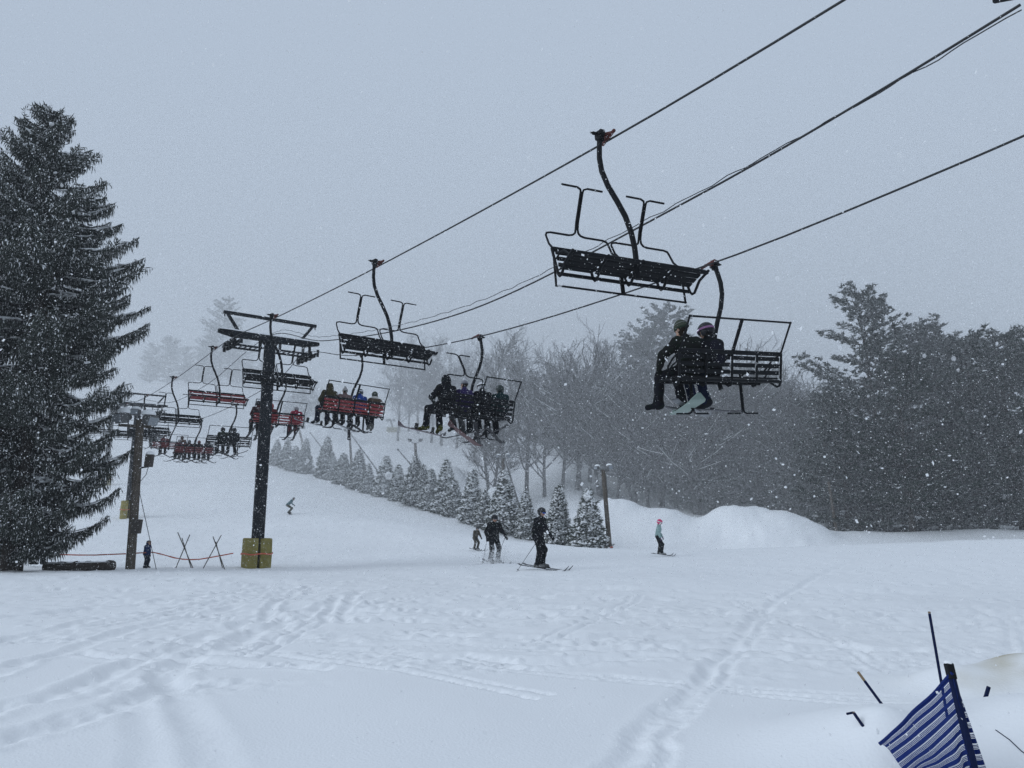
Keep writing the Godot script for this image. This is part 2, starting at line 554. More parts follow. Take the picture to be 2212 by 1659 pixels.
func hanger_mesh() -> MB:
	var m := MB.new()
	var pts := []
	for p in [[0.0, 0.06, 0.0], [0.015, -0.15, 0.03], [0.02, -0.35, 0.06], [0.0, -0.58, 0.07], [-0.07, -0.85, 0.05], [-0.18, -1.12, 0.02], [-0.28, -1.38, 0.0], [-0.345, -1.65, -0.005], [-0.375, -1.9, 0.0], [MID, -2.12, 0.01], [MID, -2.42, 0.03]]:
		pts.append(Vector3(p[0], p[1], p[2]))
	m.tube(pts, [0.043, 0.043, 0.043, 0.043, 0.043, 0.043, 0.043, 0.043, 0.043, 0.043, 0.04], 8)
	return m

func rope_grip_mesh() -> Array:
	var a := MB.new()      # red arm
	a.bar(Vector3(-0.04, 0.03, 0), Vector3(-ROPE_IN + 0.05, 0.035, 0.0), 0.06, 0.055, Vector3.UP, 0.01)
	a.bar(Vector3(-ROPE_IN + 0.02, 0.03, -0.2), Vector3(-ROPE_IN + 0.02, 0.03, 0.2), 0.05, 0.05, Vector3.UP, 0.012)
	a.bar(Vector3(-ROPE_IN + 0.02, 0.045, -0.10), Vector3(-0.07, 0.05, -0.03), 0.035, 0.04)
	a.bar(Vector3(-ROPE_IN + 0.02, 0.045, 0.10), Vector3(-0.07, 0.05, 0.03), 0.035, 0.04)
	var b := MB.new()      # black head and bolt
	b.bar(Vector3(0, 0.04, -0.10), Vector3(0, 0.04, 0.10), 0.10, 0.11, Vector3.UP, 0.02)
	b.tube([Vector3(-0.08, 0.05, 0), Vector3(0.13, 0.05, 0)], 0.028, 6)
	b.tube([Vector3(0.13, 0.05, 0), Vector3(0.17, 0.05, 0)], 0.014, 6)
	b.tube([Vector3(0, -0.06, 0), Vector3(0, 0.09, 0)], 0.062, 8)
	return [a, b]

# the seat's slope and the back's lean, in the chair's own frame (forward is -z)
func seat_pt(x: float, f: float) -> Vector3:      # f = distance forward from the seat's rear edge
	return Vector3(MID + x, -2.30 + f * 0.19, 0.32 - f)

func back_pt(x: float, s: float) -> Vector3:      # s = distance up the back
	return Vector3(MID + x, -2.27 + s * 0.965, 0.35 + s * 0.262)

func bar_path(side: float, up: bool) -> Array:
	# lap bar, foot rest stem and foot rest of one half; u = along the width inside the half (-0.52..0.52), in the bar's own plane (f forward, h up) before it turns
	return []

func make_chair(u: float, loaded: bool, slat: Material, label: String, tilt: Vector3, bars: Array) -> Node3D:
	var w := GRIP_W if loaded else -GRIP_W
	var y := curve(ROPE_R if loaded else ROPE_L, u)
	var fwd := LIFT_D if loaded else -LIFT_D
	var rope_dir := (lift(u + 0.5, w, curve(ROPE_R if loaded else ROPE_L, u + 0.5)) - lift(u - 0.5, w, curve(ROPE_R if loaded else ROPE_L, u - 0.5))).normalized()
	var basis := Basis(fwd.cross(Vector3.UP).normalized(), Vector3.UP, -fwd)
	basis = basis * Basis.from_euler(Vector3(deg_to_rad(tilt.x), deg_to_rad(tilt.y), deg_to_rad(tilt.z)))
	var t := Transform3D(basis, lift(u, w, y))
	var o := thing("lift_chair", label, "chairlift chair", t, "four seat chairs on the lift")
	var black: Material = M.black_paint
	part(o, "hanger", hanger_shape, Transform3D())
	var g := part(o, "rope_grip", grip_shape[1])
	part(g, "grip_arm", grip_shape[0])
	# frames: tubes that run down the back and forward under the seat
	for x in [-HALF, -HALF * 0.5, 0.0, HALF * 0.5, HALF]:
		part(o, "seat_frame", frame_shape, Transform3D(Basis(), Vector3(x, 0, 0)))
	for side in [-1.0, 1.0]:
		part(o, "back_rail", rail_shape, Transform3D(Basis(), Vector3(side * HALF * 0.5, 0, 0)))
		part(o, "armrest", arm_shape, Transform3D(Basis(), Vector3(side * (HALF - 0.035), 0, 0)))
		for q in [0, 1]:
			var x0: float = side * HALF * 0.5 + (q - 0.5) * HALF * 0.5
			for k in 3:
				part(o, "back_slat", slat_mesh(slat), Transform3D(Basis(Vector3.RIGHT, deg_to_rad(15.0)), back_pt(x0, 0.10 + 0.125 * k) + Vector3(0, 0, -0.03)))
			for k in 4:
				part(o, "seat_slat", seat_slat_mesh(slat), Transform3D(Basis(Vector3.RIGHT, deg_to_rad(10.8)), seat_pt(x0, 0.06 + 0.112 * k) + Vector3(0, 0.035, 0)))
	for k in 2:
		var lifted: bool = bars[k]
		var pivot := back_pt((k - 0.5) * HALF * 1.0, 0.43)
		var bt := Transform3D(Basis(Vector3.RIGHT, deg_to_rad(144.0 if lifted else 0.0)), pivot)
		var rb := part(o, "restraint_bar", lap_shape, bt)
		part(rb, "foot_rest", foot_shape)
		part(rb, "rear_hoop", hoop_shape)
	return o

var hanger_shape: Mesh
var grip_shape := []
var frame_shape: Mesh
var rail_shape: Mesh
var arm_shape: Mesh
var lap_shape: Mesh
var foot_shape: Mesh
var hoop_shape: Mesh
var slat_cache := {}

func slat_mesh(m: Material) -> Mesh:
	if not slat_cache.has([m, 0]):
		var b := MB.new()
		b.box(Transform3D(), Vector3(HALF * 0.5 - 0.05, 0.075, 0.03), 0.008)
		slat_cache[[m, 0]] = b.mesh(m)
	return slat_cache[[m, 0]]

func seat_slat_mesh(m: Material) -> Mesh:
	if not slat_cache.has([m, 1]):
		var b := MB.new()
		b.box(Transform3D(), Vector3(HALF * 0.5 - 0.035, 0.03, 0.095), 0.008)
		slat_cache[[m, 1]] = b.mesh(m)
	return slat_cache[[m, 1]]

func chair_shapes() -> void:
	var black: Material = M.black_paint
	hanger_shape = hanger_mesh().mesh(black)
	var g := rope_grip_mesh()
	grip_shape = [g[0].mesh(M.grip_red), g[1].mesh(black)]
	var f := MB.new()
	var pts := []
	pts.append(back_pt(0, 0.45))
	pts.append(back_pt(0, 0.3))
	pts.append(back_pt(0, 0.05))
	pts.append(Vector3(MID, -2.335, 0.335))
	pts.append(Vector3(MID, -2.395, 0.29))
	pts.append(Vector3(MID, -2.40, 0.23))
	pts.append(Vector3(MID, -2.35, 0.17))
	pts.append(seat_pt(0, 0.25) + Vector3(0, -0.015, 0))
	pts.append(seat_pt(0, 0.50) + Vector3(0, -0.01, 0))
	f.tube(pts, 0.022, 6)
	frame_shape = f.mesh(black)
	var r := MB.new()
	r.bar(back_pt(-HALF * 0.5 + 0.005, 0.435), back_pt(HALF * 0.5 - 0.005, 0.435), 0.05, 0.075, Vector3.UP, 0.012)
	r.bar(seat_pt(-HALF * 0.5 + 0.005, 0.0) + Vector3(0, -0.03, 0.02), seat_pt(HALF * 0.5 - 0.005, 0.0) + Vector3(0, -0.03, 0.02), 0.045, 0.05, Vector3.UP, 0.01)
	r.bar(seat_pt(-HALF * 0.5 + 0.005, 0.48) + Vector3(0, -0.035, 0), seat_pt(HALF * 0.5 - 0.005, 0.48) + Vector3(0, -0.035, 0), 0.05, 0.06, Vector3.UP, 0.01)
	rail_shape = r.mesh(black)
	var a := MB.new()
	a.tube([back_pt(0, 0.24), back_pt(0, 0.25) + Vector3(0, 0.02, -0.12), back_pt(0, 0.22) + Vector3(0, 0.02, -0.25), back_pt(0, 0.1) + Vector3(0, 0.02, -0.34), seat_pt(0, 0.42)], 0.017, 6)
	arm_shape = a.mesh(black)
	# restraint bar, lowered position, about its pivot; two mirrored tubes that meet in the middle
	var l := MB.new()
	var ft := MB.new()
	var hw := HALF * 0.5 - 0.03
	for s in [-1.0, 1.0]:
		l.tube([Vector3(s * hw, 0, 0), Vector3(s * hw, -0.06, -0.22), Vector3(s * hw, -0.17, -0.40), Vector3(s * (hw - 0.02), -0.205, -0.435), Vector3(s * (hw - 0.09), -0.22, -0.45), Vector3(s * 0.14, -0.22, -0.45), Vector3(s * 0.07, -0.235, -0.46), Vector3(s * 0.028, -0.27, -0.475)], 0.0175, 6)
		ft.tube([Vector3(s * 0.028, -0.27, -0.475), Vector3(s * 0.018, -0.33, -0.505), Vector3(s * 0.017, -0.44, -0.535), Vector3(s * 0.017, -0.90, -0.58), Vector3(s * 0.03, -0.94, -0.585), Vector3(s * 0.09, -0.965, -0.59), Vector3(s * 0.36, -0.965, -0.59)], 0.0175, 6)
	lap_shape = l.mesh(black)
	foot_shape = ft.mesh(black)
	var h := MB.new()
	var q := [Vector3(-hw - 0.012, 0.0, 0.0), Vector3(-hw - 0.012, 0.49, 0.36), Vector3(hw + 0.012, 0.49, 0.36), Vector3(hw + 0.012, 0.0, 0.0)]
	for k in 3:
		h.bar(q[k], q[k + 1], 0.03, 0.03, Vector3.BACK, 0.006)
	for k in 4:
		h.box(Transform3D(Basis(), q[k]), Vector3(0.036, 0.036, 0.036), 0.008)
	hoop_shape = h.mesh(black)

func rope_points(table: Array, w: float, u0: float, u1: float, step: float, dy := 0.0) -> Array:
	var r := []
	var u := u0
	while u <= u1:
		r.append(lift(u, w, curve(table, u) + dy))
		u += step
	return r

func make_ropes() -> void:
	for k in 2:
		var m := MB.new()
		var tb := ROPE_L if k == 0 else ROPE_R
		var w := -(GRIP_W - ROPE_IN) if k == 0 else GRIP_W - ROPE_IN
		m.tube(rope_points(tb, w, -3.0, 228.0, 1.0, 0.0), 0.0165, 6)
		solo("haul_rope", m.mesh(M.rope), ["steel haul rope carrying the empty chairs down the slope", "steel haul rope carrying the riders up the slope"][k], "rope")
	var m2 := MB.new()
	m2.tube(rope_points(WIRE, 0.0, 8.9, 36.0, 0.6), 0.017, 6)
	m2.tube(rope_points(WIRE, 0.0, 36.0, 150.0, 2.0), 0.015, 6)
	solo("support_cable", m2.mesh(M.rope), "thick dark support cable strung along the middle of the lift", "cable")
	var m3 := MB.new()
	var pts := []
	var u := 8.9
	while u < 36.0:
		var sep := 0.045 + 0.10 * smooth(12.0, 22.0, u) * (1.0 - smooth(34.0, 36.0, u)) - 0.10 * smooth(13.0, 9.0, u)
		var wave := 0.012 * sin(u * 7.0) + 0.008 * sin(u * 11.3)
		pts.append(lift(u, 0.02 * sin(u * 7.0 + 1.2), curve(WIRE, u) + sep + wave))
		u += 0.15
	m3.tube(pts, 0.008, 5)
	solo("communication_wire", m3.mesh(M.rope), "thin wavy twisted wire beside the thick middle cable", "wire")

func sheave_train(parent: Node3D, w: float, y: float, slope: float, flip: float) -> void:
	# wheels in a row under the rope, hung from the cross-arm by a bracket; local frame: x across, -z uphill
	var o := Node3D.new()
	o.name = "sheave_train"
	parent.add_child(o, true)
	o.transform = Transform3D(Basis(Vector3.RIGHT, slope), Vector3(w, y, 0))
	for k in 4:
		part(o, "sheave_wheel", wheel_shape, Transform3D(Basis(), Vector3(0, -0.215, (k - 1.5) * 0.46 - 0.25)))
	var b := MB.new()
	for k in 3:
		b.bar(Vector3(0.09, -0.19, (k - 1) * 0.68 - 0.24), Vector3(0.09, -0.19, (k - 1) * 0.68 + 0.24), 0.03, 0.10, Vector3.UP, 0.01)
		b.bar(Vector3(-0.09, -0.19, (k - 1) * 0.68 - 0.24), Vector3(-0.09, -0.19, (k - 1) * 0.68 + 0.24), 0.03, 0.10, Vector3.UP, 0.01)
	b.bar(Vector3(0.13, -0.24, -0.75), Vector3(0.13, -0.24, 0.75), 0.05, 0.14, Vector3.UP, 0.015)
	b.bar(Vector3(0.13, -0.24, 0.0), Vector3(0.13, 0.26, 0.0), 0.09, 0.12, Vector3.BACK, 0.01)
	b.bar(Vector3(0.17, -0.30, -0.9), Vector3(0.17, 0.0, -0.9), 0.10, 0.05, Vector3.BACK)
	b.bar(Vector3(0.17, -0.30, 0.9), Vector3(0.17, 0.0, 0.9), 0.10, 0.05, Vector3.BACK)
	part(o, "sheave_beam", b.mesh(M.tower_paint))

var wheel_shape: Mesh

func make_tower(u: float, height_eye: float, pad_height: float, label: String, base_y: float, snow: bool, across := 0.0) -> Node3D:
	var foot := lift(u, across)
	foot.y = base_y
	var t := Transform3D(Basis(LIFT_R, Vector3.UP, -LIFT_D), foot)
	var o := thing("lift_tower", label, "lift tower", t, "chairlift towers")
	var top := EYE + height_eye - base_y
	var m := MB.new()
	m.tube([Vector3(0, -0.6, 0), Vector3(0, top * 0.5, 0), Vector3(0, top - 0.05, 0)], [0.25, 0.245, 0.235], 16)
	part(o, "tower_post", m.mesh(M.tower_paint))
	m = MB.new()
	m.tube([Vector3(0, top - 0.06, 0), Vector3(0, top + 0.02, 0)], 0.33, 16)
	for a in 8:
		m.tube([Vector3(0.29 * cos(TAU * a / 8), top - 0.1, 0.29 * sin(TAU * a / 8)), Vector3(0.29 * cos(TAU * a / 8), top + 0.06, 0.29 * sin(TAU * a / 8))], 0.02, 6)
	part(o, "flange", m.mesh(M.tower_paint))
	# cross-arm: a box beam whose ends taper
	m = MB.new()
	var yb := top + 0.14
	m.bar(Vector3(-1.55, yb, 0), Vector3(1.55, yb, 0), 0.24, 0.26, Vector3.UP, 0.012)
	for s in [-1.0, 1.0]:
		var q := []
		for k in [[0.13, 0.13], [-0.13, 0.13], [-0.13, -0.13], [0.13, -0.13]]:
			q.append([Vector3(s * 1.55, yb + k[0], k[1] * 0.92), Vector3(s * 2.1, yb + 0.06 + k[0] * 0.5, k[1] * 0.92)])
		for k in 4:
			var e: Array = q[k]
			var f: Array = q[(k + 1) % 4]
			var nn := Vector3(0, 1, 0) if k == 0 else Vector3(0, 0, -1) if k == 1 else Vector3(0, -1, 0) if k == 2 else Vector3(0, 0, 1)
			m.quad(e[0], e[1], f[1], f[0], nn)
		m.quad(q[0][1], q[1][1], q[2][1], q[3][1], Vector3(s, 0, 0))
	part(o, "cross_arm", m.mesh(M.tower_paint))
	# lifting frame above
	m = MB.new()
	m.bar(Vector3(-1.95, yb + 0.86, 0), Vector3(1.95, yb + 0.86, 0), 0.12, 0.13, Vector3.UP, 0.01)
	for s in [-1.0, 1.0]:
		m.bar(Vector3(s * 1.78, yb + 0.80, 0), Vector3(s * 1.30, yb + 0.12, 0), 0.11, 0.12, Vector3.BACK, 0.01)
		m.tube([Vector3(s * 1.9, yb + 0.80, 0), Vector3(s * 1.9, yb + 0.74, 0), Vector3(s * 1.9 + 0.02, yb + 0.68, 0)], [0.02, 0.025, 0.012], 6)
	part(o, "lifting_frame", m.mesh(M.tower_paint))
	# work platforms slung below the arm
	for s in [-1.0, 1.0]:
		m = MB.new()
		for z in [-0.32, 0.32]:
			m.bar(Vector3(s * 0.35, yb - 0.50, z), Vector3(s * 1.45, yb - 0.50, z), 0.05, 0.08, Vector3.UP, 0.008)
		for k in 6:
			m.bar(Vector3(s * (0.40 + 0.2 * k), yb - 0.50, -0.32), Vector3(s * (0.40 + 0.2 * k), yb - 0.50, 0.32), 0.05, 0.03)
		for x in [0.42, 1.42]:
			for z in [-0.10, 0.10]:
				m.bar(Vector3(s * x, yb - 0.50, z), Vector3(s * x, yb - 0.12, z), 0.045, 0.045)
		part(o, "work_platform", m.mesh(M.tower_paint))
	var slope := atan2(curve(ROPE_L, u + 2.0) - curve(ROPE_L, u - 2.0), 4.0)
	sheave_train(o, -(GRIP_W - ROPE_IN), EYE + curve(ROPE_L, u) - base_y - 0.02, slope, -1.0)
	sheave_train(o, GRIP_W - ROPE_IN, EYE + curve(ROPE_R, u) - base_y - 0.02, slope, 1.0)
	# ladder rungs up the post
	m = MB.new()
	m.tube([Vector3(-0.16, 0, 0.24), Vector3(-0.16, 0, 0.34), Vector3(0.16, 0, 0.34), Vector3(0.16, 0, 0.24)], 0.012, 5)
	var rung := m.mesh(M.tower_paint)
	for k in int((top - 2.2) / 0.36):
		part(o, "climbing_rung", rung, Transform3D(Basis(), Vector3(0, 1.8 + 0.36 * k, 0)))
	# snow lying on the arms
	if snow:
		part(o, "snow_cap", snow_strip(Vector3(-2.05, yb + 0.13, 0), Vector3(2.0, yb + 0.13, 0), 0.22, 0.11))
		part(o, "snow_cap", snow_strip(Vector3(-1.94, yb + 0.925, 0), Vector3(1.94, yb + 0.925, 0), 0.12, 0.05))
	# foam pad at the foot: two curved halves with a gap between
	for half in [[-2.55, 1.62, 0.0], [1.80, 3.60, 0.02]]:
		part(o, "foam_pad", pad_mesh(half[0], half[1], 0.56, pad_height + half[2]))
	m = MB.new()
	for k in 3:
		var ring := []
		for a in 33:
			ring.append(Vector3(0.615 * cos(TAU * a / 32), pad_height * [0.52, 0.60, 0.16][k] + 0.02 * sin(a), 0.615 * sin(TAU * a / 32)))
		if k < 1: ribbon(m, ring, 0.05)
	part(o, "orange_tape", m.mesh(M.orange_tape))
	return o

func ribbon(m: MB, pts: Array, h: float) -> void:
	for k in pts.size() - 1:
		var a: Vector3 = pts[k]
		var b: Vector3 = pts[k + 1]
		var nn := (b - a).cross(Vector3.UP).normalized()
		var e := Vector3(0, h * 0.5, 0)
		m.quad(a - e, b - e, b + e, a + e, nn)

func pad_mesh(a0: float, a1: float, r: float, h: float) -> Mesh:
	# a slab of foam bent round the post, thick, with rounded top edges
	var m := MB.new()
	var prof := [[r - 0.24, -0.5], [r - 0.24, h - 0.03], [r - 0.21, h], [r - 0.03, h], [r, h - 0.03], [r + 0.015, h * 0.5], [r, -0.5]]
	var steps := 18
	for k in steps:
		var t0 := lerpf(a0, a1, float(k) / steps)
		var t1 := lerpf(a0, a1, float(k + 1) / steps)
		for j in prof.size() - 1:
			var p: Array = prof[j]
			var q: Array = prof[j + 1]
			var mid := (t0 + t1) * 0.5
			var nr: float = q[1] - p[1]
			var ny: float = p[0] - q[0]
			var nn := Vector3(cos(mid) * nr, ny, sin(mid) * nr).normalized() * -1.0
			m.quad(Vector3(p[0] * cos(t0), p[1], p[0] * sin(t0)), Vector3(q[0] * cos(t0), q[1], q[0] * sin(t0)), Vector3(q[0] * cos(t1), q[1], q[0] * sin(t1)), Vector3(p[0] * cos(t1), p[1], p[0] * sin(t1)), nn)
	for e in [[a0, -1.0], [a1, 1.0]]:
		var t: float = e[0]
		var nn := Vector3(-sin(t), 0, cos(t)) * float(e[1])
		m.quad(Vector3((r - 0.24) * cos(t), -0.5, (r - 0.24) * sin(t)), Vector3((r - 0.24) * cos(t), h - 0.02, (r - 0.24) * sin(t)), Vector3(r * cos(t), h - 0.02, r * sin(t)), Vector3(r * cos(t), -0.5, r * sin(t)), nn)
	return m.mesh(M.pad_yellow)

func snow_strip(a: Vector3, b: Vector3, w: float, h: float) -> Mesh:
	# a rounded ridge of snow lying along a beam, uneven along its length
	var m := MB.new()
	var n := int(a.distance_to(b) / 0.12) + 2
	var dir := (b - a).normalized()
	var side := Vector3.UP.cross(dir).normalized()
	var segs := 6
	for k in n:
		var t := float(k) / (n - 1)
		var p := a.lerp(b, t)
		var ends := smooth(0.0, 0.03, t) * smooth(1.0, 0.97, t)
		var hh := h * (0.75 + 0.5 * n_fine.get_noise_2d(p.x * 20.0 + a.y * 9.0, p.z * 20.0)) * (0.15 + 0.85 * ends)
		for s in segs + 1:
			var q := PI * s / segs
			m.vert(p + side * cos(q) * w * 0.5 + Vector3.UP * (sin(q) * hh - 0.005), (side * cos(q) * hh + Vector3.UP * sin(q) * w).normalized())
	for k in n - 1:
		for s in segs:
			var q := k * (segs + 1) + s
			m.face(q, q + 1, q + segs + 2)
			m.face(q, q + segs + 2, q + segs + 1)
	return m.mesh(M.snow)

func make_lift() -> void:
	chair_shapes()
	var wh := MB.new()
	wh.tube([Vector3(-0.045, 0, 0), Vector3(-0.035, 0, 0), Vector3(-0.02, 0, 0), Vector3(0.02, 0, 0), Vector3(0.035, 0, 0), Vector3(0.045, 0, 0)], [0.10, 0.215, 0.20, 0.20, 0.215, 0.10], 16)
	wh.tube([Vector3(-0.11, 0, 0), Vector3(0.11, 0, 0)], 0.03, 8)
	wheel_shape = wh.mesh(M.black_paint)
	make_ropes()
	make_tower(36.0, 7.12, 1.22, "near lift tower with olive foam pad at its foot", ground(lift(36, 0).x, -lift(36, 0).z) - 0.1, true)
	make_tower(69.0, 8.42, 1.4, "second lift tower behind the wooden floodlight pole", ground(lift(69, 0).x, -lift(69, 0).z) - 0.1, true)
	make_tower(95.0, 12.2, 1.4, "third lift tower half hidden behind the big spruce", ground(lift(95.0, 1.2).x, -lift(95.0, 1.2).z) - 0.1, false, 1.2)
	# empty chairs coming down
	var empties := [
		[14.0, M.black_paint, "nearest empty black chair, foot rests raised, high over the snow", Vector3(9, -14, 0)],
		[22.15, M.black_paint, "second empty black chair from the camera, nearer than the tower", Vector3(9, 0, 0)],
		[30.25, M.black_paint, "empty black chair hanging just in front of the near lift tower", Vector3(8, 0, 0)],
		[38.35, M.red_slat, "empty chair with red slats just beyond the near tower", Vector3(8, 0, 0)],
		[46.45, M.black_paint, "empty black chair following the red empty one", Vector3(8, 0, 0)],
		[54.6, M.black_paint, "empty black chair above the wooden floodlight pole", Vector3(8, 0, 0)],
		[62.7, M.black_paint, "empty black chair in front of the second tower", Vector3(8, 0, 0)],
		[77.0, M.black_paint, "farthest empty chair, hazy, beyond the second tower", Vector3(8, 0, 0)]]
	for e in empties:
		make_chair(e[0], false, e[1], e[2], e[3], [true, true])
	# loaded chairs going up: chainage, slats, label, tilt, bars lifted (left, right), riders
	var full := [
		[14.62, M.black_paint, "loaded black chair nearest the camera, two riders and two empty seats", Vector3(-5, -11, 3.7), [false, false]],
		[22.65, M.black_paint, "loaded black chair with four riders, one bar raised, before the bare trees", Vector3(-5, 0, -1), [true, false]],
		[30.6, M.red_slat, "loaded chair with red slats and four riders, right of the near tower", Vector3(-5, 0, -2), [false, false]],
		[39.1, M.red_slat, "loaded chair with red slats partly behind the near tower", Vector3(-5, 0, 0), [false, false]],
		[47.2, M.black_paint, "black chair with two dark riders sitting apart", Vector3(-5, 0, 0), [false, false]],
		[55.3, M.dark_red_slat, "chair with four small riders left of the two dark riders", Vector3(-5, 0, 0), [false, false]],
		[63.4, M.dark_red_slat, "hazy chair with two riders right of the wooden pole", Vector3(-5, 0, 0), [false, false]],
		[71.5, M.black_paint, "hazy chair with one rider seen just past the wooden pole", Vector3(-5, 0, 0), [false, false]]]
	for e in full:
		chairs_up.append(make_chair(e[0], true, e[1], e[2], e[3], e[4]))
	# end of the lower terminal's gantry, reaching in at the top right corner
	var g := thing("lift_terminal", "black steel gantry of the lower lift terminal at the top right corner", "lift terminal", Transform3D(Basis(Vector3.UP, deg_to_rad(-18)), Vector3(6.5, 0, -7.9)))
	var m := MB.new()
	m.bar(Vector3(-0.35, 8.33, 0), Vector3(5.5, 8.33, 0), 0.3, 0.5, Vector3.UP, 0.02)
	part(g, "gantry_beam", m.mesh(M.tower_paint))
	m = MB.new()
	m.tube([Vector3(3.6, -0.5, 0), Vector3(3.6, 8.1, 0)], 0.2, 12)
	part(g, "gantry_post", m.mesh(M.tower_paint))

var chairs_up := []

# ---------------------------------------------------------------- trees
func sprig(m: MB, p: Vector3, d: Vector3, length: float, width: float, up: Vector3) -> void:
	# a needle-covered twig: a tapering three-sided spindle
	var x := d.cross(up).normalized()
	if x == Vector3.ZERO: x = Vector3.RIGHT
	var y := x.cross(d).normalized()
	var k := m.v.size()
	var mid := p + d * length * 0.45
	var tip := p + d * length
	for s in 3:
		var a := TAU * s / 3.0 + p.x * 7.0
		var nn := x * cos(a) + y * sin(a)
		m.v.append(mid + nn * width * 0.5); m.n.append(nn); m.c.append(m.col)
	m.v.append(p); m.n.append(-d); m.c.append(m.col)
	m.v.append(tip); m.n.append(d); m.c.append(m.col)
	for s in 3:
		m.face(k + s, k + (s + 1) % 3, k + 3)
		m.face(k + s, k + (s + 1) % 3, k + 4)

func leafy(m: MB, p: Vector3, d: Vector3, length: float, width: float, r: RandomNumberGenerator) -> void:
	# one flat pointed spray
	var x := d.cross(Vector3(r.randf_range(-1, 1), r.randf_range(-0.4, 1), r.randf_range(-1, 1))).normalized()
	m.tri(p - x * width * 0.35, p + d * length, p + x * width * 0.65)

const SPRUCE_REACH := [[0.0, 2.2], [0.15, 2.7], [0.35, 3.1], [0.52, 3.35], [0.65, 2.95], [0.8, 2.1], [0.92, 1.1], [1.0, 0.25]]

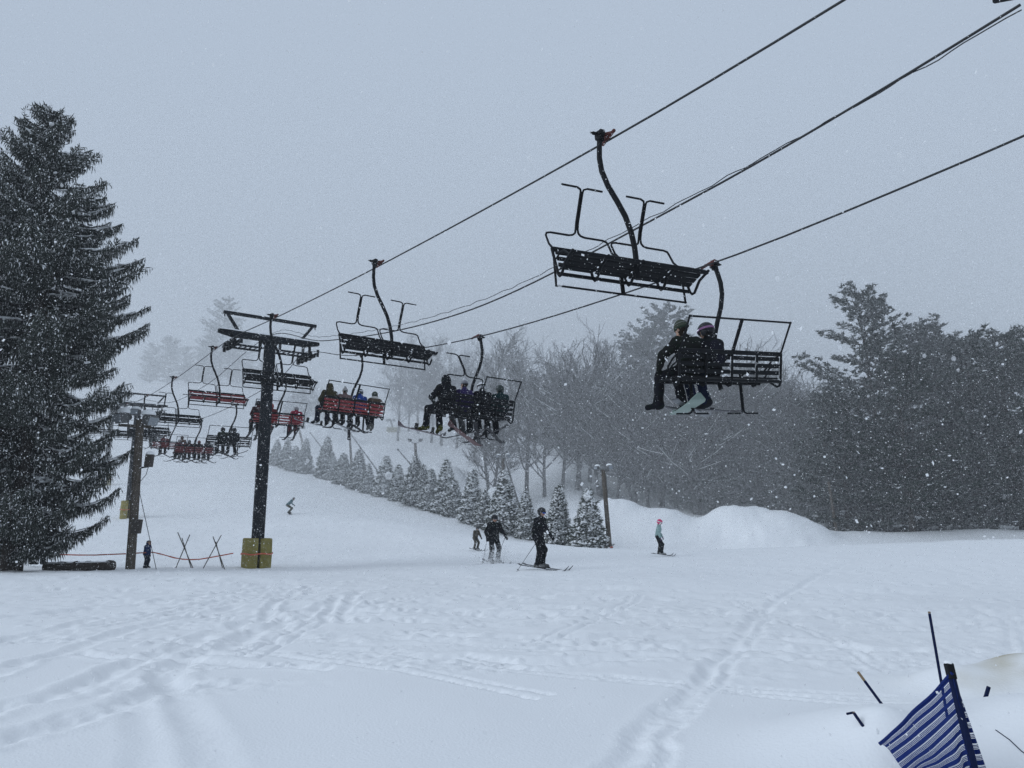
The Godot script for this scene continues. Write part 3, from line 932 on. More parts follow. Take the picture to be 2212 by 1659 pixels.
func make_spruce() -> void:
	# the big Norway spruce at the left: drooping boughs with hanging twigs and upturned tips
	var r := RandomNumberGenerator.new()
	r.seed = 5
	var base := Vector3(-17.1, 0, -25.0)
	base.y = ground(base.x, 25.0)
	var o := thing("spruce_tree", "big dark Norway spruce with snow on drooping boughs at the left", "tree", Transform3D(Basis(), base))
	var H := 17.4
	var tr := MB.new()
	tr.tube([Vector3(0, -0.4, 0), Vector3(0, 3, 0), Vector3(-0.1, 9, 0), Vector3(-0.5, 14, 0), Vector3(-0.7, H - 0.3, 0)], [0.36, 0.31, 0.2, 0.09, 0.02], 9)
	part(o, "trunk", tr.mesh(M.bark))
	var m := MB.new()
	var sn := MB.new()
	var limb := MB.new()
	var y := 0.75
	while y < H - 0.25:
		var t := y / H
		var reach := curve(SPRUCE_REACH, t) * 1.06
		var count := 5
		for k in count:
			var az := r.randf() * TAU
			var toward := Vector3(cos(az), 0, sin(az))
			if toward.z < -0.55 and r.randf() < 0.4: continue
			var R := reach * r.randf_range(0.55, 1.12)
			var c0 := Vector3(lerpf(0.0, -0.7, t * t), y, 0)
			var droop := lerpf(0.85, -0.30, t) * r.randf_range(0.7, 1.25) * smooth(-0.05, 0.2, t)
			var pts := []
			var n := 9
			for j in n:
				var q := float(j) / (n - 1)
				pts.append(c0 + toward * R * q + Vector3(0, (-droop * R * 0.55) * sin(q * PI * 0.62) + R * 0.36 * maxf(0.0, q - 0.55) ** 1.6 * 2.2, 0))
			limb.tube(pts, [0.05, 0.045, 0.04, 0.034, 0.028, 0.022, 0.016, 0.01, 0.006].map(func(e): return e * (0.5 + R / 4.0)), 4, false)
			var side := toward.cross(Vector3.UP)
			var length := R
			var steps := int(length / 0.085) + 3
			for j in steps:
				var q := lerpf(0.16, 1.0, float(j) / steps)
				var fi := q * (n - 1)
				var a: Vector3 = pts[mini(int(fi), n - 2)]
				var b: Vector3 = pts[mini(int(fi), n - 2) + 1]
				var p := a.lerp(b, fi - int(fi))
				var dir := (b - a).normalized()
				var fan := (1.0 - absf(q - 0.5) * 1.25) * R * 0.23 + 0.07
				for s in [-1.0, 1.0]:
					# side twig, then curtains hanging from it
					var out: Vector3 = (dir * 0.55 + side * s * r.randf_range(0.5, 1.0) + Vector3(0, -0.12 + 0.5 * maxf(0.0, q - 0.8), 0)).normalized()
					var l := fan * r.randf_range(0.5, 1.15)
					sprig(m, p, out, l, 0.05, Vector3.UP)
					var hang := int(l / 0.115) + 1
					for h in hang:
						var pp := p + out * l * (h + r.randf()) / hang
						var dd := Vector3(r.randf_range(-0.22, 0.22), -1.0 + 0.8 * maxf(0.0, q - 0.8), r.randf_range(-0.22, 0.22)) + out * 0.22
						sprig(m, pp, dd.normalized(), r.randf_range(0.12, 0.44) * (1.0 - 0.4 * t), 0.036, toward)
				if q > 0.7:
					sprig(m, p, (dir + Vector3(r.randf_range(-0.5, 0.5), r.randf_range(-0.1, 0.6), r.randf_range(-0.5, 0.5))).normalized(), r.randf_range(0.12, 0.28), 0.04, Vector3.UP)
			for pad in (2 if R > 1.0 else 0):
				# snow lying along the bough
				var i0 := r.randi_range(2, 5)
				var i1 := mini(r.randi_range(i0 + 1, i0 + 3), n - 2)
				var sp := []
				for j in range(i0, i1 + 1):
					sp.append(pts[j] + Vector3(r.randf_range(-0.03, 0.03), 0.075, r.randf_range(-0.03, 0.03)))
				var rr := []
				for j in sp.size(): rr.append(r.randf_range(0.03, 0.075) * (0.35 if j == 0 or j == sp.size() - 1 else 1.0))
				sn.tube(sp, rr, 5)
			for pad in int(R * 1.6):
				var fq := r.randf_range(1.5, n - 1.6)
				var pp: Vector3 = pts[int(fq)].lerp(pts[int(fq) + 1], fq - int(fq))
				var sd := side * r.randf_range(-0.35, 0.35)
				sn.ell(Transform3D(Basis(Vector3.UP, -az + r.randf_range(-0.6, 0.6)).scaled_local(Vector3(r.randf_range(0.08, 0.24), r.randf_range(0.02, 0.045), r.randf_range(0.04, 0.10))), pp + sd + Vector3(0, 0.08 - absf(sd.length()) * 0.12, 0)), 3, 6)
		y += lerpf(0.24, 0.16, t)
	# the leader and the spires near the top
	for k in 9:
		var s0 := Vector3(-0.7 + r.randf_range(-0.9, 0.9), H - r.randf_range(0.6, 2.4), r.randf_range(-0.7, 0.7))
		if k == 0: s0 = Vector3(-0.7, H - 0.6, 0)
		var hgt := r.randf_range(0.6, 1.1)
		limb.tube([s0, s0 + Vector3(0.02, hgt, 0)], [0.02, 0.005], 4, false)
		for j in 16:
			var q := j / 16.0
			var az := r.randf() * TAU
			sprig(m, s0 + Vector3(0, hgt * q, 0), Vector3(cos(az), r.randf_range(0.3, 1.0), sin(az)).normalized(), lerpf(0.38, 0.08, q) * r.randf_range(0.7, 1.2), 0.04, Vector3.UP)
	# fine snow caught in the twigs
	for k in range(0, m.v.size(), 5):
		if r.randf() < 0.34:
			var a := m.v[k + 3]
			var b := m.v[k + 4]
			var c := a.lerp(b, r.randf_range(0.0, 0.75))
			var e := (b - a).normalized() * r.randf_range(0.025, 0.09)
			var f := Vector3(r.randf_range(-1, 1), 0.25, r.randf_range(-1, 1)).normalized() * r.randf_range(0.014, 0.034)
			var g := c + Vector3(0, 0.02, 0) + f * 0.7
			sn.tri(g - e, g + f, g + e)
			sn.tri(g - e, g + e, g - f)
	part(o, "boughs", limb.mesh(M.bark))
	part(o, "crown", m.mesh(M.spruce_green))
	var so := part(o, "snow_on_boughs", sn.mesh(M.snow))
	so.set_meta("kind", "stuff")
	print("spruce ", m.i.size() / 3, " ", sn.i.size() / 3)

func small_conifer(seed_: int, H: float, W: float) -> Array:
	var r := RandomNumberGenerator.new()
	r.seed = seed_
	var m := MB.new()
	var sn := MB.new()
	var lobes := []
	for k in 34:
		lobes.append([r.randf() * TAU, r.randf() ** 1.2, r.randf_range(0.62, 1.32)])
	for k in 4300:
		var t := 1.0 - sqrt(r.randf())
		t = clampf(t + r.randf_range(-0.01, 0.04), 0.0, 0.985)
		var az := r.randf() * TAU
		var bump := 1.0
		for l in lobes:
			var q: float = wrapf(az - l[0], -PI, PI)
			var e: float = (q / 0.5) ** 2 + ((t - l[1]) / 0.07) ** 2
			if e < 3.0: bump = lerpf(bump, l[2], exp(-e))
		var edge := W * (1.0 - t) ** 0.85 * (0.62 + 0.38 * smooth(0.0, 0.12, t)) * bump
		# tiers of branches
		edge *= 0.84 + 0.16 * sin(t * 46.0 + az * 2.0 + seed_)
		var R := edge * sqrt(r.randf_range(0.35, 1.0))
		var out := Vector3(cos(az), 0, sin(az))
		var p := out * R + Vector3(0, t * H, 0)
		var d := (out + Vector3(r.randf_range(-0.5, 0.5), r.randf_range(-0.25, 0.65), r.randf_range(-0.5, 0.5))).normalized()
		leafy(m, p, d, r.randf_range(0.16, 0.42), r.randf_range(0.08, 0.16), r)
		if r.randf() < 0.40 and R > edge * 0.5:
			# a lump of snow resting on the spray
			var s := r.randf_range(0.035, 0.12)
			sn.ell(Transform3D(Basis().rotated(Vector3.UP, az).scaled(Vector3(s * 1.5, s * 0.7, s)), p + d * 0.10 + Vector3(0, 0.05, 0)), 2, 5)
	for k in 10:
		var az := r.randf() * TAU
		leafy(m, Vector3(0, H * 0.97, 0), Vector3(cos(az) * 0.4, 1, sin(az) * 0.4).normalized(), 0.3, 0.06, r)
	var tr := MB.new()
	tr.tube([Vector3(0, -0.3, 0), Vector3(0, H * 0.96, 0)], [0.09, 0.01], 6)
	return [tr.mesh(M.bark), m.mesh(M.cedar_green), sn.mesh(M.snow)]

func plant(called: String, label: String, group: String, shapes: Array, names: Array, t: Transform3D) -> Node3D:
	var o := thing(called, label, "tree", t, group)
	for k in shapes.size():
		var p := part(o, names[k], shapes[k])
		if names[k].begins_with("snow"): p.set_meta("kind", "stuff")
	return o

func pine(seed_: int, H: float, W: float, lean: float) -> Array:
	# white pine: whorls of near-level limbs carrying flat plumes of long needles
	var r := RandomNumberGenerator.new()
	r.seed = seed_
	var tr := MB.new()
	var m := MB.new()
	var sn := MB.new()
	var bend := Vector3(lean, 0, r.randf_range(-0.6, 0.6))
	tr.tube([Vector3(0, -0.5, 0), Vector3(0, H * 0.35, 0) + bend * 0.2, Vector3(0, H * 0.7, 0) + bend * 0.6, Vector3(0, H * 0.97, 0) + bend], [0.33, 0.26, 0.15, 0.04], 8)
	var y := H * 0.05
	while y < H * 0.985:
		var t := y / H
		var n := r.randi_range(4, 6)
		for k in n:
			var az := r.randf() * TAU
			var R := W * (0.85 + 0.35 * smooth(0.0, 0.3, t)) * (1.0 - t) ** 0.55 * r.randf_range(0.45, 1.15) + 0.5
			var out := Vector3(cos(az), 0, sin(az))
			var rise := lerpf(-0.12, 0.55, t) + r.randf_range(-0.12, 0.16)
			var c0 := Vector3(0, y, 0) + bend * t
			var pts := []
			for j in 6:
				var q := j / 5.0
				pts.append(c0 + out * R * q + Vector3(0, R * (rise * q + 0.16 * q * q), 0))
			tr.tube(pts, [0.085, 0.07, 0.055, 0.04, 0.028, 0.012].map(func(e): return e * (0.4 + R / W * 0.7)), 4, false)
			# plumes along the outer part of the limb
			var side := out.cross(Vector3.UP)
			var plumes := int(R * 6.0) + 3
			for j in plumes:
				var q := lerpf(0.25, 1.0, (j + r.randf()) / plumes)
				var fi := minf(q * 5.0, 4.99)
				var a: Vector3 = pts[int(fi)]
				var b: Vector3 = pts[int(fi) + 1]
				var sp := R * 0.30 * (1.0 - 0.5 * absf(q - 0.6))
				var p := a.lerp(b, fi - int(fi)) + side * r.randf_range(-sp, sp) + out * r.randf_range(-0.1, 0.2) + Vector3(0, r.randf_range(-0.04, 0.14), 0)
				var size := r.randf_range(0.28, 0.52)
				for e in 8:
					var d := Vector3(r.randf_range(-1, 1), r.randf_range(-0.2, 0.9), r.randf_range(-1, 1)) + out * 0.6
					leafy(m, p + Vector3(r.randf_range(-0.16, 0.16), r.randf_range(-0.06, 0.10), r.randf_range(-0.16, 0.16)), d.normalized(), size * r.randf_range(0.6, 1.1), 0.15, r)
				if r.randf() < 0.018:
					sn.ell(Transform3D(Basis().scaled(Vector3(r.randf_range(0.12, 0.4), 0.07, r.randf_range(0.12, 0.4))), p + Vector3(0, 0.16, 0)), 2, 5)
		y += H * r.randf_range(0.026, 0.046)
	print("pine ", m.i.size() / 3)
	return [tr.mesh(M.bark), m.mesh(M.pine_green), sn.mesh(M.snow)]

func branch(m: MB, sn: MB, r: RandomNumberGenerator, p: Vector3, d: Vector3, length: float, rad: float, level: int, up: float) -> void:
	var pts := [p]
	var n := 4 if level < 2 else 3
	var q := p
	var e := d
	for k in n:
		e = (e + Vector3(r.randf_range(-1, 1), r.randf_range(-0.6, 0.6) + up, r.randf_range(-1, 1)) * 0.17).normalized()
		q += e * length / n
		pts.append(q)
	var rr := []
	for k in n + 1: rr.append(lerpf(rad, rad * 0.45, float(k) / n))
	m.tube(pts, rr, 5 if level < 2 else 3, false)
	if level <= 2 and absf(d.y) < 0.75 and r.randf() < 0.45:
		sn.tube(pts.map(func(e): return e + Vector3(0, rad * 0.8 + 0.015, 0)), rr.map(func(e): return e * 0.8 + 0.012), 3, false)
	if level >= 4: return
	var kids: int = [7, 5, 4, 3][level]
	for k in kids:
		var f := lerpf(0.35 if level == 0 else 0.25, 1.0, (k + r.randf()) / kids)
		var fi := minf(f * n, n - 0.01)
		var a: Vector3 = pts[int(fi)]
		var b: Vector3 = pts[int(fi) + 1]
		var bd := (b - a).normalized()
		var x := bd.cross(Vector3(r.randf_range(-1, 1), r.randf_range(-1, 1), r.randf_range(-1, 1))).normalized()
		var nd := (bd + x * r.randf_range(0.5, 0.95)).normalized()
		branch(m, sn, r, a.lerp(b, fi - int(fi)), nd, length * r.randf_range(0.42, 0.66), maxf(rad * 0.58, 0.034), level + 1, up)

func bare_tree(seed_: int, H: float, multi: int) -> Array:
	var r := RandomNumberGenerator.new()
	r.seed = seed_
	var m := MB.new()
	var cr := MB.new()
	var sn := MB.new()
	for k in multi:
		var d := Vector3(r.randf_range(-0.16, 0.16), 1, r.randf_range(-0.16, 0.16)).normalized()
		var h := H * r.randf_range(0.55, 0.7)
		var pts := [Vector3(0, -0.5, 0) + Vector3(r.randf_range(-0.4, 0.4), 0, r.randf_range(-0.4, 0.4)) * (multi - 1)]
		var q: Vector3 = pts[0]
		var e := d
		for j in 6:
			e = (e + Vector3(r.randf_range(-0.1, 0.1), 0.05, r.randf_range(-0.1, 0.1))).normalized()
			q += e * h / 6.0
			pts.append(q)
		var w := H * 0.0135
		m.tube(pts, [w * 1.2, w, w * 0.92, w * 0.84, w * 0.72, w * 0.6, w * 0.5], 7, false)
		for j in 13:
			var f := lerpf(0.28, 1.0, (j + r.randf()) / 13.0)
			var fi := minf(f * 6, 5.99)
			var az := r.randf() * TAU
			var a: Vector3 = pts[int(fi)]
			var nd := Vector3(cos(az), lerpf(0.35, 1.5, f), sin(az)).normalized()
			branch(cr, sn, r, a.lerp(pts[int(fi) + 1], fi - int(fi)), nd, H * lerpf(0.26, 0.33, f) * r.randf_range(0.7, 1.15), w * 0.42, 1, 0.35)
	print("bare ", cr.i.size() / 3)
	return [m.mesh(M.grey_bark), cr.mesh(M.grey_bark), sn.mesh(M.snow)]

func make_trees() -> void:
	make_spruce()
	# young conifers along the edge of the run: picture x, picture y of foot, depth, height
	var kinds := [small_conifer(31, 4.0, 1.45), small_conifer(32, 4.0, 1.25), small_conifer(33, 4.0, 1.62), small_conifer(34, 4.0, 1.35), small_conifer(35, 4.0, 1.75), small_conifer(36, 4.0, 1.1)]
	var names := ["trunk", "crown", "snow_lumps"]
	var row := [[584, 100.0, 4.0, "hazy young conifer highest in the row, beside the tower post"], [606, 98.0, 4.2, "second hazy young conifer from the tower post"], [628, 96.0, 3.9, "third hazy young conifer from the tower post"], [648, 94.0, 4.3, "fourth hazy young conifer from the tower post, under the red chair"],
		[694, 90.0, 5.0, "broad young conifer alone left of the hazy lamp pole"], [736, 86.0, 4.0, "slim young conifer just left of the hazy lamp pole"], [766, 83.0, 4.7, "young conifer just right of the hazy lamp pole"], [790, 80.0, 3.2, "short young conifer downhill of the hazy lamp pole"],
		[826, 77.0, 4.6, "young conifer below the snowmaking boom's lower end"], [857, 74.5, 4.3, "narrow young conifer between two fuller ones mid row"], [891, 72.0, 5.0, "full young conifer in front of the twin lamp pole"], [913, 71.0, 4.4, "young conifer close behind the twin lamp pole's foot"], [928, 69.0, 4.4, "young conifer crossed by the thin slanting boom"],
		[980, 65.0, 3.4, "low young conifer squeezed in left of the broad snowy one"], [1046, 59.5, 3.6, "low conifer filling the gap beside the broad snowy one"], [710, 89.0, 3.3, "low hazy conifer beside the broad one left of the lamp pole"],
		[961, 66.5, 4.7, "young conifer with a sharp tip above the far skier"], [1014, 61.0, 5.0, "broad snowy conifer beside the two black clad skiers"], [1086, 57.5, 4.6, "snowy conifer behind the skier with trailing pole"], [1140, 56.0, 3.7, "small conifer seen between the two black clad skiers"],
		[1204, 53.0, 4.4, "snowy conifer right behind the tall black clad skier"], [1272, 50.0, 4.2, "lowest young conifer in the row, next to the lamp pole"]]
	var r := RandomNumberGenerator.new()
	r.seed = 90
	for k in row.size():
		var q: Array = row[k]
		var p := on_snow(q[0], q[1])
		var s: float = q[2] / 4.0
		var t := Transform3D(Basis(Vector3(0, 0, 1), r.randf_range(-0.06, 0.06)) * Basis(Vector3.UP, r.randf() * TAU).scaled(Vector3(s * r.randf_range(0.78, 1.08), s * r.randf_range(0.88, 1.1), s * r.randf_range(0.78, 1.08))), p - Vector3(0, 0.1, 0))
		plant("young_conifer", q[3], "young conifers edging the ski run", kinds[(k * 5 + k / 4) % 6], names, t)
	# the wood
	var pines := [pine(51, 22.0, 6.6, -0.8), pine(52, 20.0, 7.0, 0.6), pine(53, 19.0, 6.2, 0.2)]
	var pn := ["trunk", "crown", "snow_lumps"]
	# picture x, depth, height, kind, label
	var pp := [[1925, 66.0, 23.6, 0, "tallest white pine with a ragged top at the right"], [2040, 70.0, 21.0, 1, "broad pine just right of the tallest pine"], [2130, 64.0, 18.5, 2, "pine with snow patches near the picture's right edge"], [2215, 62.0, 18.0, 1, "pine cut off by the picture's right edge"],
		[1975, 60.0, 15.0, 2, "lower dense pine below the tallest pine"], [1835, 63.0, 13.5, 1, "low broad pine left of the tallest pine, boughs near the snow"], [1805, 74.0, 13.5, 2, "slim pine at the left shoulder of the tall pines"], [2090, 78.0, 20.0, 0, "pine rising behind the snow patched pine"], [2270, 66.0, 19.0, 2, "last pine at the right, mostly out of view"],
		[1470, 95.0, 25.5, 0, "solitary pine top showing behind the two riders of the near loaded chair"], [1405, 102.0, 22.5, 2, "pine in the wood left of the near loaded chair's riders"], [1630, 92.0, 17.0, 1, "pine in the wood right of the near loaded chair"], [1560, 88.0, 17.0, 2, "low pine in the wood below the near loaded chair"], [1690, 86.0, 14.0, 0, "pine in the wood behind the bare tree on the right"]]
	for q in pp:
		var p := on_snow(q[0], q[1])
		var s: float = q[2] / [22.0, 20.0, 19.0][q[3]]
		plant("white_pine", q[4], "pines in the wood", pines[q[3]], pn, Transform3D(Basis(Vector3.UP, r.randf() * TAU if q[0] != 1900 else 0.4).scaled(Vector3(s, s, s)), p))
	var bares := [bare_tree(61, 18.0, 1), bare_tree(62, 17.0, 2), bare_tree(63, 16.0, 1)]
	var bn := ["trunk", "crown", "snow_on_limbs"]
	# alike trees of the wood that nothing tells apart share a label and a group
	var bl := ["bare tall tree with upswept twigs in the hazy wood", "bare tree with twin trunks in the hazy wood", "slender bare tree in the hazy wood"]
	var n := 0
	for k in 48:
		var x := lerpf(855.0, 1790.0, (k + r.randf_range(-0.45, 0.45)) / 47.0)
		var d := lerpf(142.0, 94.0, smooth(850.0, 1400.0, x)) + r.randf_range(-8.0, 14.0)
		if x > 1500: d = r.randf_range(80.0, 100.0)
		if x > 1040 and x < 1420 and k % 2 == 0: d = r.randf_range(84.0, 94.0)
		var kind := r.randi_range(0, 2)
		var s := r.randf_range(0.85, 1.18) * (1.0 if x < 1300 else 0.92)
		if x > 1250: s *= 1.1
		var p := on_snow(x, d)
		plant("bare_tree", bl[kind], "bare trees of the wood", bares[kind], bn, Transform3D(Basis(Vector3.UP, r.randf() * TAU).scaled(Vector3(s, s, s)), p))
	# evergreens low in the wood: they fill it between the trunks
	var low := [pine(57, 11.0, 4.4, 0.2)]
	for k in 20:
		var x := lerpf(1230.0, 1770.0, (k + r.randf_range(-0.4, 0.4)) / 19.0)
		var d := lerpf(118.0, 86.0, smooth(1230.0, 1560.0, x)) + r.randf_range(-4.0, 14.0)
		var s := r.randf_range(0.5, 1.05)
		plant("understorey_pine", "low dark evergreen filling the hazy wood between the bare trunks", "evergreens low in the wood", low[0], pn, Transform3D(Basis(Vector3.UP, r.randf() * TAU).scaled(Vector3(s, s * r.randf_range(0.85, 1.1), s)), on_snow(x, d)))
	# faint trees on the hill top at the left
	for q in [[445, 196.0, 1.1, 0], [500, 200.0, 0.75, 2], [330, 205.0, 0.7, 1], [370, 208.0, 0.6, 2], [415, 204.0, 0.7, 1], [550, 205.0, 0.55, 1], [290, 200.0, 0.6, 2]]:
		plant("hilltop_pine", ["faint tall pine in the haze on the hill top left of the tower", "faint tree in the haze on the hill top"][0 if q[0] == 445 else 1], "faint trees on the hill top", pines[q[3]], pn, Transform3D(Basis(Vector3.UP, r.randf() * TAU).scaled(Vector3(q[2], q[2], q[2])), on_snow(q[0], q[1])))
	# hazy thicket on the far slope between the tower and the lamp pole
	for q in [[600, 150.0, 0.6, 2], [640, 155.0, 0.7, 1], [670, 150.0, 0.55, 0], [690, 160.0, 0.6, 2], [720, 165.0, 0.5, 1]]:
		plant("bare_tree", "faint bare tree on the far slope behind the near tower", "faint trees on the far slope", bares[q[3]], bn, Transform3D(Basis(Vector3.UP, r.randf() * TAU).scaled(Vector3(q[2], q[2], q[2])), on_snow(q[0], q[1])))

# ---------------------------------------------------------------- falling snow
func flake_chunk(count: int, size: Vector3, lo: float, hi: float, seed_: int, m: Material) -> ArrayMesh:
	var r := RandomNumberGenerator.new()
	r.seed = seed_
	var b := MB.new()
	for k in count:
		var p := Vector3(r.randf_range(-0.5, 0.5) * size.x, r.randf_range(-0.5, 0.5) * size.y, r.randf_range(-0.5, 0.5) * size.z)
		var s := lerpf(lo, hi, r.randf() ** 2.2)
		var x := Vector3(r.randf_range(-1, 1), r.randf_range(-1, 1), r.randf_range(-1, 1)).normalized()
		var y := x.cross(Vector3(r.randf_range(-1, 1), r.randf_range(-1, 1), r.randf_range(-1, 1))).normalized()
		var z := x.cross(y)
		b.quad(p - x * s * 0.5, p + y * s * 0.6, p + x * s * 0.5, p - y * s * 0.55, z)
	return b.mesh(m)

func snowfall(called: String, label: String, mesh: Mesh, spots: Array) -> void:
	var mm := MultiMesh.new()
	mm.transform_format = MultiMesh.TRANSFORM_3D
	mm.mesh = mesh
	mm.instance_count = spots.size()
	for k in spots.size():
		mm.set_instance_transform(k, spots[k])
	var o := MultiMeshInstance3D.new()
	o.name = called
	o.multimesh = mm
	add_child(o)
	tag(o, label, "falling snow", "", "stuff")

func make_snowfall() -> void:
	var r := RandomNumberGenerator.new()
	r.seed = 404
	# near flakes, a centimetre or less across
	var near := flake_chunk(13000, Vector3(6, 6, 6), 0.003, 0.015, 1, M.flake)
	var spots := []
	for iz in 3:
		for ix in range(-3, 3):
			for iy in range(0, 2):
				var p := Vector3(ix * 6.0 + 3.0, iy * 6.0 + 2.2, -4.6 - iz * 6.0)
				if absf(p.x) - 3.0 > (-p.z + 3.0) * 0.8: continue
				spots.append(Transform3D(Basis(Vector3.UP, PI * 0.5 * r.randi_range(0, 3)), p))
	snowfall("falling_snowflakes", "white snowflakes drifting down close by", near, spots)
	# a few big soft clumps very near
	var b := MB.new()
	for k in 26:
		var z := r.randf_range(2.2, 5.0)
		var s := r.randf_range(0.006, 0.013)
		b.ell(Transform3D(Basis().scaled(Vector3(s, s * 1.15, s)), Vector3(r.randf_range(-0.68, 0.68) * z, EYE + r.randf_range(-0.1, 0.6) * z, -z)), 5, 8)
	var big := part(self, "drifting_snow_clumps", b.mesh(M.far_flake))
	tag(big, "large soft snowflakes drifting close to the viewer", "falling snow", "", "stuff")
	# the thick of the snowfall farther off
	var S := 10.0
	var far := flake_chunk(FLAKES, Vector3(S, S, S), 0.010, 0.028, 2, M.far_flake)
	spots = []
	var thick := []
	for iz in 18:
		for ix in range(-14, 14):
			for iy in 5:
				var p := Vector3((ix + 0.5) * S, (iy + 0.5) * S - 4.0, -17.0 - iz * S)
				var d := -p.z + 5.0
				if absf(p.x) - 5.0 > d * 0.78: continue
				if p.y - 5.0 > EYE + d * 0.55: continue
				if p.y + 5.0 < base_height(p.x, -p.z) - 1.0: continue
				var turn := Basis(Vector3.UP, PI * 0.5 * r.randi_range(0, 3)) * Basis(Vector3.RIGHT, PI * r.randi_range(0, 1))
				if iz < 4: spots.append(Transform3D(turn, p))
				else: thick.append(Transform3D(turn, p))
	snowfall("thick_falling_snow", "dense snowfall hazing the far slope and the wood", flake_chunk(47000, Vector3(S, S, S), 0.035, 0.065, 3, M.far_flake), thick)
	snowfall("falling_snow", "snow falling between the near tower and the camera", far, spots)
	print("snow chunks ", spots.size(), " ", thick.size())

const FLAKES := 15000

# ---------------------------------------------------------------- people
const JACKET := 0
const PANTS := 1
const BOOT := 2
const GLOVE := 3
const SKIN := 4
const DARK := 5
const LIP := 6
const HAIR := 7

func sdf_mesh(bones: Array, cell: float, k: float) -> Dictionary:
	# tapered capsules joined with a smooth minimum, meshed as surface nets
	var lo := Vector3(1e9, 1e9, 1e9)
	var hi := -lo
	for b in bones:
		var ra := maxf(b[2], b[3]) + k + cell * 2.0
		for e in [b[0], b[1]]:
			lo = lo.min(e - Vector3(ra, ra, ra))
			hi = hi.max(e + Vector3(ra, ra, ra))
	var nx := int((hi.x - lo.x) / cell) + 2
	var ny := int((hi.y - lo.y) / cell) + 2
	var nz := int((hi.z - lo.z) / cell) + 2
	var f := PackedFloat32Array()
	f.resize(nx * ny * nz)
	f.fill(1000.0)
	for b in bones:
		var a: Vector3 = b[0]
		var ba: Vector3 = b[1] - a
		var inv := 1.0 / maxf(ba.length_squared(), 1e-9)
		var r0: float = b[2]
		var r1: float = b[3]
		var m := maxf(r0, r1) + k + cell * 1.5
		var q0: Vector3 = (a.min(b[1]) - Vector3(m, m, m) - lo) / cell
		var q1: Vector3 = (a.max(b[1]) + Vector3(m, m, m) - lo) / cell
		for z in range(maxi(0, int(q0.z)), mini(nz - 1, int(q1.z) + 1) + 1):
			for y in range(maxi(0, int(q0.y)), mini(ny - 1, int(q1.y) + 1) + 1):
				var row := (z * ny + y) * nx
				for x in range(maxi(0, int(q0.x)), mini(nx - 1, int(q1.x) + 1) + 1):
					var p := lo + Vector3(x, y, z) * cell - a
					var h := clampf(p.dot(ba) * inv, 0.0, 1.0)
					var d := (p - ba * h).length() - lerpf(r0, r1, h)
					var o := f[row + x]
					if o > 900.0:
						f[row + x] = d
					else:
						var e := maxf(k - absf(o - d), 0.0) / k
						f[row + x] = minf(o, d) - e * e * k * 0.25
	var vs := PackedVector3Array()
	var idx := PackedInt32Array()
	var at_cell := PackedInt32Array()
	at_cell.resize(nx * ny * nz)
	at_cell.fill(-1)
	var off := [0, 1, nx, nx + 1, nx * ny, nx * ny + 1, nx * ny + nx, nx * ny + nx + 1]
	var cor := [Vector3(0, 0, 0), Vector3(1, 0, 0), Vector3(0, 1, 0), Vector3(1, 1, 0), Vector3(0, 0, 1), Vector3(1, 0, 1), Vector3(0, 1, 1), Vector3(1, 1, 1)]
	var edges := [[0, 1], [2, 3], [4, 5], [6, 7], [0, 2], [1, 3], [4, 6], [5, 7], [0, 4], [1, 5], [2, 6], [3, 7]]
	for z in nz - 1:
		for y in ny - 1:
			for x in nx - 1:
				var c := (z * ny + y) * nx + x
				if f[c] > cell * 3.0: continue
				var mask_ := 0
				for q in 8:
					if f[c + off[q]] < 0.0: mask_ |= 1 << q
				if mask_ == 0 or mask_ == 255: continue
				var s := Vector3.ZERO
				var n := 0
				for e in edges:
					var a: int = e[0]
					var b: int = e[1]
					if ((mask_ >> a) & 1) != ((mask_ >> b) & 1):
						var fa := f[c + off[a]]
						var fb := f[c + off[b]]
						s += cor[a].lerp(cor[b], fa / (fa - fb))
						n += 1
				at_cell[c] = vs.size()
				vs.append(lo + (Vector3(x, y, z) + s / n) * cell)
	for z in range(1, nz - 1):
		for y in range(1, ny - 1):
			for x in range(1, nx - 1):
				var c := (z * ny + y) * nx + x
				if at_cell[c] < 0: continue
				var inside := f[c] < 0.0
				for ax in 3:
					var step: int = [1, nx, nx * ny][ax]
					if (f[c + step] < 0.0) == inside: continue
					var u: int = [nx, nx * ny, 1][ax]
					var w: int = [nx * ny, 1, nx][ax]
					var q := [at_cell[c], at_cell[c - u], at_cell[c - u - w], at_cell[c - w]]
					if q.min() < 0: continue
					if inside: idx.append_array([q[0], q[2], q[1], q[0], q[3], q[2]])
					else: idx.append_array([q[0], q[1], q[2], q[0], q[2], q[3]])
	var ns := PackedVector3Array()
	ns.resize(vs.size())
	for t in range(0, idx.size(), 3):
		var nn := (vs[idx[t + 2]] - vs[idx[t]]).cross(vs[idx[t + 1]] - vs[idx[t]])
		for e in 3: ns[idx[t + e]] += nn
	for q in ns.size(): ns[q] = ns[q].normalized()
	var reg := PackedInt32Array()
	reg.resize(vs.size())
	for q in vs.size():
		var best := 1e9
		for b in bones:
			var ba: Vector3 = b[1] - b[0]
			var p: Vector3 = vs[q] - b[0]
			var h := clampf(p.dot(ba) / maxf(ba.length_squared(), 1e-9), 0.0, 1.0)
			var d := (p - ba * h).length() - lerpf(b[2], b[3], h)
			if d < best:
				best = d
				reg[q] = b[4]
	return {"v": vs, "n": ns, "i": idx, "r": reg}

